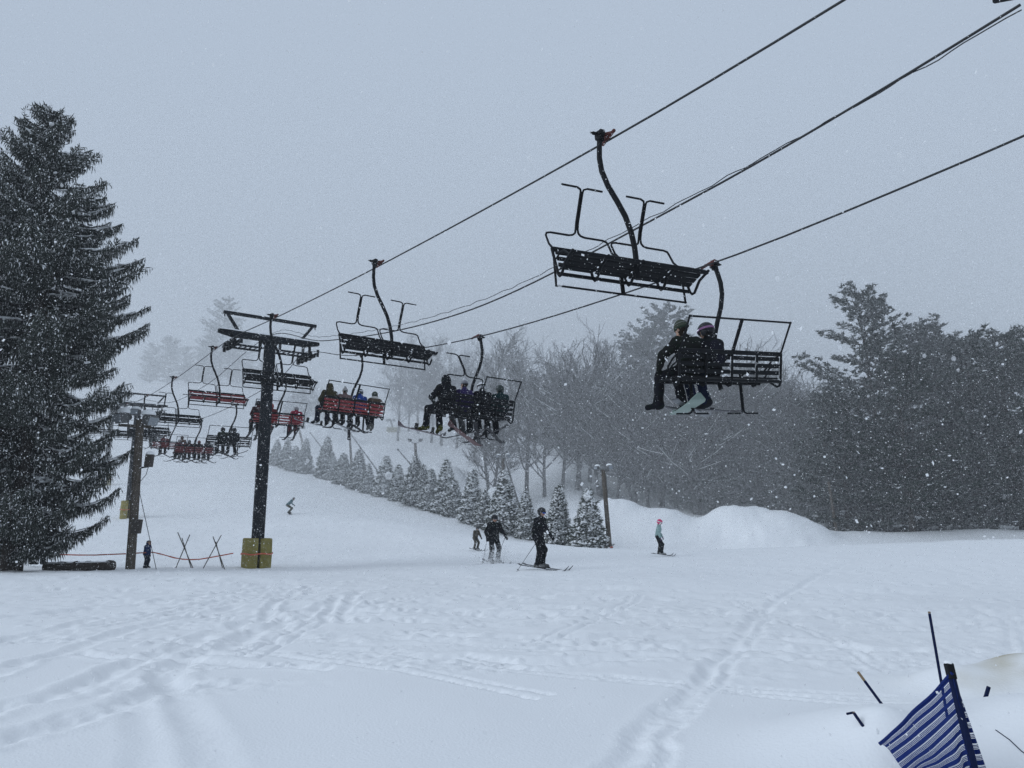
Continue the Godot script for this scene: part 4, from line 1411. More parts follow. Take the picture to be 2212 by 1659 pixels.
func paste(m: MB, s: Dictionary, t: Transform3D, colors: Array) -> void:
	var k := m.v.size()
	var flip := t.basis.determinant() < 0.0
	for q in s.v.size():
		m.v.append(t * s.v[q])
		m.n.append((t.basis * s.n[q]).normalized())
		m.c.append(colors[s.r[q]])
	for q in range(0, s.i.size(), 3):
		m.i.append(s.i[q] + k)
		m.i.append(s.i[q + (2 if flip else 1)] + k)
		m.i.append(s.i[q + (1 if flip else 2)] + k)

var head_sdf := {}
var hand_sdf := {}

func shared_anatomy() -> void:
	# a head (origin at its middle, face towards -z) and a gloved right hand (wrist at the origin, fingers towards -z, curled)
	var h := [
		[Vector3(0, 0.025, 0.015), Vector3(0, 0.03, -0.01), 0.088, 0.085, SKIN],
		[Vector3(0, -0.05, -0.03), Vector3(0, -0.085, -0.052), 0.062, 0.030, SKIN],
		[Vector3(-0.035, -0.045, -0.03), Vector3(0.035, -0.045, -0.03), 0.042, 0.042, SKIN],
		[Vector3(0, 0.012, -0.088), Vector3(0, -0.020, -0.108), 0.010, 0.015, SKIN],
		[Vector3(-0.032, 0.012, -0.082), Vector3(-0.028, 0.012, -0.082), 0.011, 0.011, DARK],
		[Vector3(0.032, 0.012, -0.082), Vector3(0.028, 0.012, -0.082), 0.011, 0.011, DARK],
		[Vector3(-0.02, -0.055, -0.086), Vector3(0.02, -0.055, -0.086), 0.009, 0.009, LIP],
		[Vector3(-0.088, -0.002, 0.01), Vector3(-0.09, 0.022, 0.016), 0.014, 0.016, SKIN],
		[Vector3(0.088, -0.002, 0.01), Vector3(0.09, 0.022, 0.016), 0.014, 0.016, SKIN],
		[Vector3(0, -0.07, 0.01), Vector3(0, -0.13, 0.015), 0.052, 0.054, SKIN]]
	head_sdf = sdf_mesh(h, 0.011, 0.02)
	for k in head_sdf.v.size():
		var e: Vector3 = head_sdf.v[k]
		if (e.z > -0.015 and absf(e.x) < 0.085) or e.z > 0.03 or e.y > 0.07: head_sdf.r[k] = HAIR
	var g := [[Vector3(-0.018, 0, 0.0), Vector3(-0.022, 0, -0.075), 0.026, 0.021, GLOVE], [Vector3(0.018, 0, 0.0), Vector3(0.024, 0, -0.072), 0.026, 0.021, GLOVE], [Vector3(0, 0, 0.06), Vector3(0, 0, -0.01), 0.036, 0.033, GLOVE]]
	for k in 4:
		var x: float = [-0.036, -0.012, 0.012, 0.035][k]
		var l: float = [0.030, 0.036, 0.034, 0.026][k]
		var a := Vector3(x, 0.004, -0.085)
		var b := a + Vector3(0, -0.008, -l)
		var c := b + Vector3(0, -0.030, -0.010)
		g.append([a, b, 0.0125, 0.012, GLOVE])
		g.append([b, c, 0.012, 0.0115, GLOVE])
		g.append([c, c + Vector3(0, -0.010, 0.024), 0.0115, 0.010, GLOVE])
	g.append([Vector3(-0.035, -0.005, -0.015), Vector3(-0.052, -0.018, -0.05), 0.015, 0.0135, GLOVE])
	g.append([Vector3(-0.052, -0.018, -0.05), Vector3(-0.034, -0.036, -0.082), 0.0135, 0.0115, GLOVE])
	hand_sdf = sdf_mesh(g, 0.008, 0.008)

func body_bones(j: Dictionary, puff := 1.0, hood := false) -> Array:
	var b := []
	var hip: Vector3 = j.hip
	var chest: Vector3 = j.chest
	var side: Vector3 = (j.rsh - j.lsh).normalized()
	for s in [-1.0, 1.0]:
		b.append([hip + side * s * 0.075, chest + side * s * 0.085, 0.118 * puff, 0.128 * puff, JACKET])
	b.append([hip, chest, 0.13 * puff, 0.14 * puff, JACKET])
	b.append([j.lsh, j.rsh, 0.088 * puff, 0.088 * puff, JACKET])
	b.append([chest + (j.neck - chest) * 0.5, j.neck, 0.105, 0.075, JACKET])
	b.append([j.neck, j.neck.lerp(j.head, 0.35), 0.078, 0.07, JACKET])
	for s in ["l", "r"]:
		b.append([j[s + "sh"], j[s + "el"], 0.082 * puff, 0.068 * puff, JACKET])
		b.append([j[s + "el"], j[s + "ha"], 0.068 * puff, 0.050, JACKET])
		b.append([j[s + "hi"], j[s + "kn"], 0.112, 0.088, PANTS])
		b.append([j[s + "kn"], j[s + "an"], 0.088, 0.084, PANTS])
		b.append([hip.lerp(j[s + "hi"], 0.6), j[s + "hi"], 0.12, 0.115, PANTS])
		var an: Vector3 = j[s + "an"]
		var toe: Vector3 = j[s + "toe"]
		var shin: Vector3 = (an - j[s + "kn"]).normalized()
		b.append([an - shin * 0.05, an + shin * 0.06, 0.075, 0.062, BOOT])
		b.append([an + shin * 0.06 - (toe - an).normalized() * 0.05, toe, 0.060, 0.048, BOOT])
	if hood:
		var hd: Vector3 = j.head
		var bk: Vector3 = j.face * -0.025
		b.append([hd + Vector3(0, 0.035, 0) + bk, hd + Vector3(0, -0.06, 0) + bk * 1.6, 0.122, 0.118, JACKET])
		b.append([hd + Vector3(0, -0.06, 0) + bk * 1.6, j.neck + bk, 0.115, 0.12, JACKET])
	return b

func person(label: String, t: Transform3D, j: Dictionary, cols: Array, head: Dictionary, group := "") -> Node3D:
	# cols: jacket, pants, boots, gloves, skin
	var o := thing("person", label, "person", t, group)
	var colors: Array = cols.duplicate()
	while colors.size() < 5: colors.append(Color(0.42, 0.27, 0.20))
	colors.append(Color(0.03, 0.025, 0.02))
	colors.append(Color(0.32, 0.14, 0.12))
	colors.append(head.get("hair", Color(0.022, 0.016, 0.012)))
	var m := MB.new()
	paste(m, sdf_mesh(body_bones(j, j.get("puff", 1.0), head.get("kind", "") == "hood"), 0.021, 0.045), Transform3D(), colors)
	var face: Vector3 = j.face.normalized()
	var tilt: Vector3 = (j.head - j.neck).normalized()
	var bx := face.cross(tilt).normalized()
	var hb := Basis(bx, bx.cross(face).normalized(), -face)
	hb = hb.orthonormalized()
	var ht := Transform3D(hb.scaled(Vector3.ONE * float(j.get("head_size", 1.0))), j.head)
	paste(m, head_sdf, ht, colors)
	for s in ["l", "r"]:
		var fore: Vector3 = (j[s + "ha"] - j[s + "el"]).normalized()
		var x := Vector3.UP.cross(-fore)
		x = x.normalized() if x.length() > 0.05 else Vector3.RIGHT
		var hand_b := Basis(x, (-fore).cross(x).normalized(), -fore)
		if s == "l": hand_b = hand_b * Basis(Vector3(-1, 0, 0), Vector3(0, 1, 0), Vector3(0, 0, 1))
		paste(m, hand_sdf, Transform3D(hand_b, j[s + "ha"] + fore * 0.035), colors)
	for k in m.v.size():
		# folds and creases in the clothes
		var e := m.v[k]
		var w := n_fine.get_noise_3d(e.x * 75.0 + t.origin.x * 9.0, e.y * 110.0, e.z * 75.0)
		m.v[k] = e + m.n[k] * (w * 0.016)
		m.c[k] = m.c[k] * (1.0 + 0.35 * w)
	part(o, "body", m.mesh(M.cloth))
	var kind: String = head.get("kind", "helmet")
	var hm := MB.new()
	if kind == "helmet":
		hm.col = head.color
		hm.ell(Transform3D(ht.basis.scaled_local(Vector3(0.118, 0.125, 0.138)), ht * Vector3(0, 0.032, 0.008)), 8, 14, -0.25, 1.0)
		for s in [-1.0, 1.0]:
			hm.ell(Transform3D(ht.basis.scaled_local(Vector3(0.03, 0.06, 0.05)), ht * Vector3(s * 0.092, -0.025, 0.02)), 5, 8)
		hm.ell(Transform3D(ht.basis.scaled_local(Vector3(0.09, 0.055, 0.06)), ht * Vector3(0, -0.01, 0.075)), 5, 10)
		part(o, "helmet", hm.mesh(M.shell))
	elif kind == "beanie":
		hm.col = head.color
		hm.ell(Transform3D(ht.basis.scaled_local(Vector3(0.105, 0.13, 0.118)), ht * Vector3(0, 0.035, 0.012)), 8, 14, -0.1, 1.0)
		hm.col = head.get("cuff", head.color)
		hm.ell(Transform3D(ht.basis.scaled_local(Vector3(0.112, 0.035, 0.125)), ht * Vector3(0, 0.035, 0.012)), 5, 14)
		if head.has("pom"):
			hm.col = head.pom
			hm.ell(Transform3D(ht.basis.scaled_local(Vector3(0.05, 0.05, 0.05)), ht * Vector3(0, 0.19, 0.02)), 6, 9)
		if head.has("stripe"):
			hm.col = head.stripe
			hm.ell(Transform3D(ht.basis.scaled_local(Vector3(0.098, 0.014, 0.110)), ht * Vector3(0, 0.10, 0.012)), 4, 14)
		part(o, "knit_hat", hm.mesh(M.cloth))
	if head.has("goggles"):
		var gm := MB.new()
		gm.col = head.get("strap", Color(0.02, 0.02, 0.02))
		var ring := []
		for a in 25:
			var q := TAU * a / 24.0
			ring.append(ht * Vector3(sin(q) * 0.125, 0.035, 0.008 + cos(q) * 0.143))
		for a in 24:
			var nn: Vector3 = ((ring[a] + ring[a + 1]) * 0.5 - ht * Vector3(0, 0.035, 0)).normalized()
			var e: Vector3 = ht.basis.y.normalized() * 0.019
			gm.quad(ring[a] - e, ring[a + 1] - e, ring[a + 1] + e, ring[a] + e, nn)
		var lens := MB.new()
		lens.col = head.goggles
		lens.ell(Transform3D(ht.basis.scaled_local(Vector3(0.084, 0.042, 0.045)), ht * Vector3(0, 0.014, -0.088)), 6, 12)
		var gp := part(o, "goggles", lens.mesh(M.lens))
		part(gp, "strap", gm.mesh(M.cloth))
	return o

# joints; sitting figures have the seat at the origin, standing ones the snow; forward is -z
func sitting(v: Dictionary = {}) -> Dictionary:
	var s: float = v.get("scale", 1.0)
	var lean: float = v.get("lean", 0.0)
	var tw: float = v.get("twist", 0.0)
	var j := {}
	j.hip = Vector3(0, 0.12, 0.0)
	j.chest = Vector3(0, 0.44, 0.07 - lean)
	j.neck = Vector3(0, 0.60, 0.06 - lean * 1.4)
	j.head = Vector3(v.get("nod", 0.0) * 0.5, 0.755, 0.03 - lean * 1.7)
	j.face = Vector3(v.get("turn", 0.0), -0.12 - lean, -1).normalized()
	j.lsh = Vector3(-0.19, 0.53, 0.06 - lean - tw)
	j.rsh = Vector3(0.19, 0.53, 0.06 - lean + tw)
	j.lel = v.get("lel", Vector3(-0.27, 0.30, -0.05 - lean))
	j.rel = v.get("rel", Vector3(0.27, 0.30, -0.05 - lean))
	j.lha = v.get("lha", Vector3(-0.15, 0.24, -0.30))
	j.rha = v.get("rha", Vector3(0.15, 0.24, -0.30))
	j.lhi = Vector3(-0.10, 0.10, -0.02)
	j.rhi = Vector3(0.10, 0.10, -0.02)
	j.lkn = v.get("lkn", Vector3(-0.14, 0.10, -0.46))
	j.rkn = v.get("rkn", Vector3(0.14, 0.10, -0.46))
	j.lan = v.get("lan", Vector3(-0.15, -0.33, -0.44))
	j.ran = v.get("ran", Vector3(0.15, -0.33, -0.44))
	j.ltoe = j.lan + v.get("lft", Vector3(-0.02, -0.12, -0.18))
	j.rtoe = j.ran + v.get("rft", Vector3(0.02, -0.12, -0.18))
	j.puff = v.get("puff", 1.0)
	for k in j:
		if j[k] is Vector3 and k != "face": j[k] *= s
	j.head_size = v.get("head", 1.0) * maxf(s, 0.86)
	return j

func ski_mesh(length: float, col: Color) -> Mesh:
	var m := MB.new()
	m.col = col
	var prof := []
	for k in 15:
		var t := k / 14.0
		var z := lerpf(0.45, -0.55, t) * length
		var y := 0.0
		if t > 0.86: y = (t - 0.86) ** 2 * 5.5 * length
		if t < 0.06: y = (0.06 - t) ** 2 * 5.0 * length
		var w := 0.05 + 0.012 * (2.0 * t - 1.0) ** 2
		if t > 0.94: w *= 0.75
		if t == 1.0: w *= 0.3
		prof.append([z, y, w])
	for k in prof.size() - 1:
		var a: Array = prof[k]
		var b: Array = prof[k + 1]
		var th := 0.014
		var q := [Vector3(-a[2], a[1], a[0]), Vector3(a[2], a[1], a[0]), Vector3(b[2], b[1], b[0]), Vector3(-b[2], b[1], b[0])]
		var e := Vector3(0, th, 0)
		var up: Vector3 = (q[1] - q[0]).cross(q[3] - q[0]).normalized()
		if up.y < 0: up = -up
		m.quad(q[0] + e, q[1] + e, q[2] + e, q[3] + e, up)
		m.quad(q[0], q[1], q[2], q[3], -up)
		m.quad(q[0], q[3], q[3] + e, q[0] + e, Vector3.LEFT)
		m.quad(q[1], q[2], q[2] + e, q[1] + e, Vector3.RIGHT)
	m.col = Color(0.03, 0.03, 0.035)
	m.box(Transform3D(Basis(), Vector3(0, 0.032, -0.14)), Vector3(0.07, 0.04, 0.07), 0.01)
	m.box(Transform3D(Basis(), Vector3(0, 0.032, 0.17)), Vector3(0.07, 0.04, 0.08), 0.01)
	return m.mesh(M.shell)

func board_mesh(length: float, top: Color, base: Color) -> Mesh:
	# a snowboard: rounded upturned ends, bindings; long axis x
	var m := MB.new()
	var n := 18
	var rows := []
	for k in n + 1:
		var t := k / float(n) * 2.0 - 1.0
		var w := 0.13 + 0.014 * t * t
		if absf(t) > 0.82: w *= sqrt(maxf(0.02, 1.0 - ((absf(t) - 0.82) / 0.18) ** 2))
		rows.append([t * length * 0.5, maxf(0.0, absf(t) - 0.8) ** 2 * 3.0, w])
	for k in n:
		var a: Array = rows[k]
		var b: Array = rows[k + 1]
		var q := [Vector3(a[0], a[1], -a[2]), Vector3(b[0], b[1], -b[2]), Vector3(b[0], b[1], b[2]), Vector3(a[0], a[1], a[2])]
		var e := Vector3(0, 0.011, 0)
		m.col = top
		m.quad(q[0] + e, q[1] + e, q[2] + e, q[3] + e, Vector3.UP)
		m.col = base
		m.quad(q[0], q[1], q[2], q[3], Vector3.DOWN)
		m.quad(q[0], q[1], q[1] + e, q[0] + e, Vector3.FORWARD)
		m.quad(q[3], q[2], q[2] + e, q[3] + e, Vector3.BACK)
	m.col = Color(0.02, 0.02, 0.022)
	for s in [-1.0, 1.0]:
		m.box(Transform3D(Basis(Vector3.UP, 0.2 * s), Vector3(s * 0.26, 0.025, 0)), Vector3(0.11, 0.03, 0.24), 0.01)
		m.box(Transform3D(Basis(Vector3.UP, 0.2 * s), Vector3(s * 0.26, 0.09, 0.10)), Vector3(0.10, 0.16, 0.02), 0.008)
	return m.mesh(M.shell)

func on_skis(o: Node3D, j: Dictionary, length: float, cl: Color, cr: Color, spread := [Vector3.ZERO, Vector3.ZERO]) -> void:
	for k in 2:
		var an: Vector3 = j[["lan", "ran"][k]]
		var toe: Vector3 = j[["ltoe", "rtoe"][k]]
		var kn: Vector3 = j[["lkn", "rkn"][k]]
		var sole := (an - kn).normalized() * 0.055
		var d: Vector3 = (toe - (an + sole) + spread[k])
		d = d.normalized()
		var x := d.cross(Vector3.UP).normalized()
		var b := Basis(x, x.cross(d).normalized(), -d)
		var p: Vector3 = (an + sole).lerp(toe, 0.5) - b.y * 0.068
		part(o, "ski", ski_mesh(length, [cl, cr][k]), Transform3D(b, p))

func on_board(o: Node3D, j: Dictionary, foot: String, along: Vector3, top: Color, base: Color, length := 1.5, off := 0.26) -> void:
	var an: Vector3 = j[foot + "an"]
	var toe: Vector3 = j[foot + "toe"]
	var x := along.normalized()
	var z0 := x.cross(Vector3(0, 1, 0.22)).normalized()
	var y := z0.cross(x).normalized()
	var b := Basis(x, y, x.cross(y))
	var kn: Vector3 = j[foot + "kn"]
	var sole := (an - kn).normalized() * 0.06
	part(o, "snowboard", board_mesh(length, top, base), Transform3D(b, (an + sole).lerp(toe, 0.45) - y * 0.085 - x * off))

func ski_pole(label: String, top: Vector3, tip: Vector3) -> void:
	var d := (tip - top).normalized()
	var o := thing("ski_pole", label, "ski pole", Transform3D(Basis(), tip))
	var m := MB.new()
	m.tube([top - tip, Vector3.ZERO], [0.010, 0.006], 6)
	part(o, "shaft", m.mesh(M.black_paint))
	m = MB.new()
	m.tube([top - tip - d * 0.03, top - tip + d * 0.12], 0.018, 7)
	part(o, "handle", m.mesh(M.black_paint))
	m = MB.new()
	var ring := []
	m.tube([-d * 0.075, -d * 0.065], 0.045, 10)
	part(o, "basket", m.mesh(M.black_paint))

func seat_of(k: int, place: int, shift := 0.0) -> Transform3D:
	var c: Node3D = chairs_up[k]
	var x: float = HALF * [-0.75, -0.25, 0.25, 0.75][place]
	return c.transform * Transform3D(Basis(), seat_pt(x + shift, 0.17) + Vector3(0, 0.075, 0))

func make_people() -> void:
	shared_anatomy()
	var black := Color(0.010, 0.011, 0.013)
	var coal := Color(0.016, 0.017, 0.02)
	var navy := Color(0.012, 0.018, 0.045)
	var olive := Color(0.045, 0.040, 0.022)
	var pine := Color(0.010, 0.028, 0.030)
	var grey := Color(0.13, 0.13, 0.135)
	var rg := "riders on the lift"
	var j: Dictionary
	var o: Node3D
	# --- nearest loaded chair: two riders on its left half
	j = sitting({"scale": 1.08, "lean": 0.03, "turn": -0.12, "puff": 1.25, "nod": -0.04, "head": 1.12, "lel": Vector3(-0.42, 0.34, -0.10), "lha": Vector3(-0.34, 0.16, -0.36), "lkn": Vector3(-0.26, 0.08, -0.45), "lan": Vector3(-0.36, -0.36, -0.46), "lft": Vector3(-0.17, -0.06, -0.08), "rkn": Vector3(0.10, 0.10, -0.46), "ran": Vector3(0.10, -0.33, -0.42), "rft": Vector3(0.1, -0.11, -0.14)})
	o = person("rider in black coat and grey striped knit hat on the nearest loaded chair", seat_of(0, 0, 0.13), j, [Color(0.013, 0.015, 0.013), black, black, black], {"kind": "beanie", "color": Color(0.055, 0.065, 0.05), "cuff": Color(0.03, 0.04, 0.03), "stripe": Color(0.35, 0.36, 0.36)}, rg)
	on_board(o, j, "r", Vector3(0.35, -0.02, -1), Color(0.16, 0.22, 0.19), Color(0.22, 0.29, 0.255), 1.3, 0.20)
	j = sitting({"scale": 1.05, "turn": -0.2, "puff": 1.15, "head": 1.1, "lan": Vector3(-0.10, -0.33, -0.44), "ran": Vector3(0.17, -0.34, -0.42), "lft": Vector3(0.06, -0.10, -0.18), "rft": Vector3(-0.05, -0.10, -0.18)})
	o = person("rider in black helmet with pink goggle strap on the nearest loaded chair", seat_of(0, 1, 0.02), j, [black, navy, coal, black], {"kind": "helmet", "color": coal, "goggles": Color(0.03, 0.02, 0.04), "strap": Color(0.26, 0.13, 0.25)}, rg)
	on_skis(o, j, 1.55, Color(0.20, 0.21, 0.22), Color(0.06, 0.06, 0.07), [Vector3(0.32, 0.0, 0), Vector3(-0.30, 0.12, 0)])
	var pk := MB.new()
	pk.col = Color(0.012, 0.014, 0.02)
	pk.ell(Transform3D(Basis().scaled(Vector3(0.17, 0.24, 0.11)), Vector3(0.02, 0.36, 0.20)), 8, 12)
	part(o, "backpack", pk.mesh(M.cloth))
	# --- second loaded chair: four riders
	j = sitting({"puff": 1.18, "lel": Vector3(-0.36, 0.30, -0.06), "lkn": Vector3(-0.26, 0.08, -0.46), "lan": Vector3(-0.33, -0.38, -0.44), "rkn": Vector3(0.08, 0.08, -0.48), "ran": Vector3(0.10, -0.36, -0.46), "lft": Vector3(-0.16, -0.09, -0.1)})
	o = person("big hooded rider all in black at the left of the four on the black chair", seat_of(1, 0), j, [black, black, Color(0.05, 0.05, 0.01), black], {"kind": "hood"}, rg)
	on_board(o, j, "l", Vector3(1, -0.10, -0.1), Color(0.06, 0.06, 0.07), Color(0.10, 0.07, 0.08), 1.5, 0.0)
	j = sitting({"scale": 0.92, "turn": -0.25, "lan": Vector3(-0.12, -0.34, -0.42), "ran": Vector3(0.16, -0.42, -0.36), "rft": Vector3(0.14, -0.10, -0.1)})
	o = person("rider in violet coat and white pompom knit hat on the black chair", seat_of(1, 1), j, [Color(0.035, 0.025, 0.085), Color(0.10, 0.10, 0.10), coal, coal], {"kind": "beanie", "color": Color(0.22, 0.22, 0.24), "cuff": Color(0.06, 0.06, 0.07), "stripe": Color(0.5, 0.5, 0.52), "pom": Color(0.62, 0.62, 0.64)}, rg)
	on_board(o, j, "r", Vector3(1, -0.42, -0.25), Color(0.02, 0.02, 0.025), Color(0.11, 0.05, 0.05), 1.35, -0.1)
	j = sitting({"turn": 0.2, "scale": 0.96, "lean": 0.02})
	o = person("rider in white helmet and black coat on the black chair", seat_of(1, 2), j, [black, black, coal, black], {"kind": "helmet", "color": Color(0.62, 0.63, 0.65), "goggles": Color(0.03, 0.03, 0.03), "strap": Color(0.03, 0.03, 0.03)}, rg)
	on_skis(o, j, 1.5, Color(0.03, 0.03, 0.035), Color(0.03, 0.03, 0.035), [Vector3(-0.25, 0, 0), Vector3(0.12, 0, 0)])
	j = sitting({"scale": 0.95, "turn": -0.15})
	o = person("rider in dark green helmet and coat at the right end of the black chair", seat_of(1, 3), j, [pine, black, coal, black], {"kind": "helmet", "color": Color(0.035, 0.045, 0.042)}, rg)
	on_skis(o, j, 1.5, coal, coal, [Vector3(-0.1, 0, 0), Vector3(0.22, 0, 0)])
	# --- third: red slats
	j = sitting({"puff": 1.15, "lkn": Vector3(-0.20, 0.09, -0.46), "lan": Vector3(-0.22, -0.34, -0.44), "lft": Vector3(-0.14, -0.10, -0.12)})
	o = person("hooded rider in olive brown coat at the left of the red chair", seat_of(2, 0), j, [olive, Color(0.014, 0.016, 0.03), coal, coal], {"kind": "hood"}, rg)
	on_board(o, j, "l", Vector3(1, -0.10, -0.1), Color(0.06, 0.06, 0.07), Color(0.09, 0.09, 0.10), 1.5, 0.05)
	j = sitting({"scale": 0.9, "turn": -0.3})
	o = person("small rider in grey pink coat and pale hat on the red chair", seat_of(2, 1), j, [Color(0.15, 0.10, 0.10), black, coal, coal], {"kind": "beanie", "color": Color(0.26, 0.25, 0.25), "cuff": Color(0.36, 0.36, 0.37), "pom": Color(0.4, 0.4, 0.4)}, rg)
	on_board(o, j, "r", Vector3(1, -0.28, -0.1), Color(0.05, 0.05, 0.06), Color(0.12, 0.12, 0.13), 1.3, -0.1)
	j = sitting({"scale": 0.95, "turn": -0.15})
	o = person("rider in bright blue coat on the red chair", seat_of(2, 2), j, [Color(0.018, 0.050, 0.22), black, coal, coal], {"kind": "helmet", "color": Color(0.05, 0.06, 0.07), "goggles": Color(0.03, 0.03, 0.03), "strap": Color(0.55, 0.57, 0.6)}, rg)
	on_skis(o, j, 1.4, coal, coal, [Vector3(0.1, -0.1, 0), Vector3(0.25, 0, 0)])
	j = sitting({"scale": 0.93, "lan": Vector3(-0.02, -0.36, -0.40), "ran": Vector3(0.10, -0.40, -0.38), "rel": Vector3(0.30, 0.24, 0.02), "rft": Vector3(0.02, -0.14, -0.12), "lft": Vector3(0.0, -0.14, -0.12)})
	o = person("rider in brown coat with white collar at the right end of the red chair", seat_of(2, 3), j, [Color(0.085, 0.06, 0.04), black, Color(0.10, 0.10, 0.09), coal], {"kind": "helmet", "color": Color(0.05, 0.06, 0.045)}, rg)
	var fur := MB.new()
	fur.col = Color(0.55, 0.53, 0.50)
	fur.ell(Transform3D(Basis().scaled(Vector3(0.15, 0.07, 0.14)), Vector3(0, 0.585, 0.055)), 6, 12)
	fur.ell(Transform3D(Basis(Vector3.BACK, -0.25).scaled_local(Vector3(0.085, 0.17, 0.09)), Vector3(0.27, 0.36, 0.03)), 7, 10)
	part(o, "white_fur_trim", fur.mesh(M.cloth))
	# --- fourth: red chair behind the tower
	j = sitting({})
	o = person("dark helmeted rider beside the tower post on the farther red chair", seat_of(3, 0), j, [Color(0.05, 0.014, 0.016), black, coal, coal], {"kind": "helmet", "color": coal}, rg)
	on_skis(o, j, 1.5, coal, coal)
	j = sitting({"scale": 0.93})
	o = person("rider in red coat and orange red trousers on the farther red chair", seat_of(3, 1), j, [Color(0.12, 0.02, 0.022), Color(0.32, 0.05, 0.035), coal, coal], {"kind": "helmet", "color": Color(0.35, 0.05, 0.04)}, rg)
	on_skis(o, j, 1.4, coal, coal)
	j = sitting({"scale": 0.88, "puff": 1.15})
	o = person("rider in crimson puffy coat at the right of the farther red chair", seat_of(3, 3), j, [Color(0.24, 0.02, 0.045), Color(0.12, 0.02, 0.03), coal, coal], {"kind": "helmet", "color": Color(0.3, 0.29, 0.3)}, rg)
	on_skis(o, j, 1.4, coal, coal)
	# --- fifth: two dark riders apart
	j = sitting({"turn": 0.5, "lean": 0.03})
	o = person("left of the two dark riders sitting apart", seat_of(4, 1), j, [Color(0.025, 0.03, 0.022), coal, coal, coal], {"kind": "helmet", "color": coal}, rg)
	on_skis(o, j, 1.6, coal, coal, [Vector3(-0.2, 0, 0), Vector3(0.3, 0, 0)])
	j = sitting({"lan": Vector3(-0.20, -0.36, -0.40), "ran": Vector3(0.20, -0.36, -0.40)})
	o = person("right of the two dark riders, skis in a wedge", seat_of(4, 2), j, [coal, coal, coal, coal], {"kind": "helmet", "color": coal}, rg)
	on_skis(o, j, 1.6, coal, coal, [Vector3(0.35, -0.05, 0), Vector3(-0.35, -0.05, 0)])
	# --- farther chairs
	var far := [[5, 0, "small rider in dark red coat, first of the four", Color(0.07, 0.02, 0.025), Color(0.2, 0.19, 0.19), 0.85], [5, 1, "small rider in grey helmet, second of the four", Color(0.05, 0.03, 0.03), grey, 0.85], [5, 2, "small rider with reddish helmet, third of the four", Color(0.03, 0.02, 0.022), Color(0.10, 0.03, 0.03), 0.85], [5, 3, "small dark rider, last of the four", coal, coal, 0.85],
		[6, 1, "hazy rider in dark red coat on the two rider chair", Color(0.10, 0.022, 0.025), Color(0.05, 0.02, 0.02), 0.98], [6, 3, "hazy rider in brown coat on the two rider chair", Color(0.10, 0.06, 0.045), Color(0.09, 0.06, 0.05), 0.98], [7, 2, "hazy hooded rider seen just right of the wooden pole", Color(0.035, 0.04, 0.045), coal, 1.05]]
	for q in far:
		j = sitting({"scale": q[5], "turn": 0.2 if q[1] % 2 else -0.2})
		o = person(q[2], seat_of(q[0], q[1]), j, [q[3], coal, coal, coal], {"kind": "helmet", "color": q[4]}, rg)
		on_skis(o, j, 1.35, coal, coal, [Vector3(-0.15, 0, 0), Vector3(0.2, 0, 0)])
	make_skiers(black, coal)

func standing(t: Transform3D, px: float, depth: float, yaw: float, s: float) -> Transform3D:
	var p := on_snow(px, depth)
	return Transform3D(Basis(Vector3.UP, deg_to_rad(yaw)).scaled(Vector3(s, s, s)), p + Vector3(0, 0.06 * s, 0))

func upright(v: Dictionary = {}) -> Dictionary:
	var bend: float = v.get("bend", 0.1)      # how deep the knees and the back bend
	var j := {}
	j.hip = Vector3(0, 0.96 - bend * 0.5, 0.05 + bend * 0.35)
	j.chest = Vector3(v.get("sway", 0.0), 1.30 - bend * 0.6, -bend * 0.45)
	j.neck = Vector3(v.get("sway", 0.0) * 1.3, 1.475 - bend * 0.75, -0.02 - bend * 0.75)
	j.head = Vector3(v.get("sway", 0.0) * 1.5, 1.64 - bend * 0.85, -0.045 - bend * 0.95)
	j.face = Vector3(v.get("turn", 0.0), v.get("nod", -0.15), -1).normalized()
	j.lsh = j.chest + Vector3(-0.19, 0.10, 0.0)
	j.rsh = j.chest + Vector3(0.19, 0.10, 0.0)
	j.lel = j.chest + v.get("lel", Vector3(-0.29, -0.15, -0.03))
	j.rel = j.chest + v.get("rel", Vector3(0.29, -0.15, -0.03))
	j.lha = j.chest + v.get("lha", Vector3(-0.26, -0.32, -0.22))
	j.rha = j.chest + v.get("rha", Vector3(0.26, -0.32, -0.22))
	j.lhi = j.hip + Vector3(-0.10, -0.04, 0)
	j.rhi = j.hip + Vector3(0.10, -0.04, 0)
	j.lkn = v.get("lkn", Vector3(-0.15, 0.52, -0.06 - bend * 0.7))
	j.rkn = v.get("rkn", Vector3(0.15, 0.52, -0.06 - bend * 0.7))
	j.lan = v.get("lan", Vector3(-0.15, 0.13, 0.0))
	j.ran = v.get("ran", Vector3(0.15, 0.13, 0.0))
	j.ltoe = j.lan + v.get("lft", Vector3(-0.0, -0.075, -0.19))
	j.rtoe = j.ran + v.get("rft", Vector3(0.0, -0.075, -0.19))
	j.puff = v.get("puff", 1.0)
	j.head_size = v.get("head", 1.0)
	return j

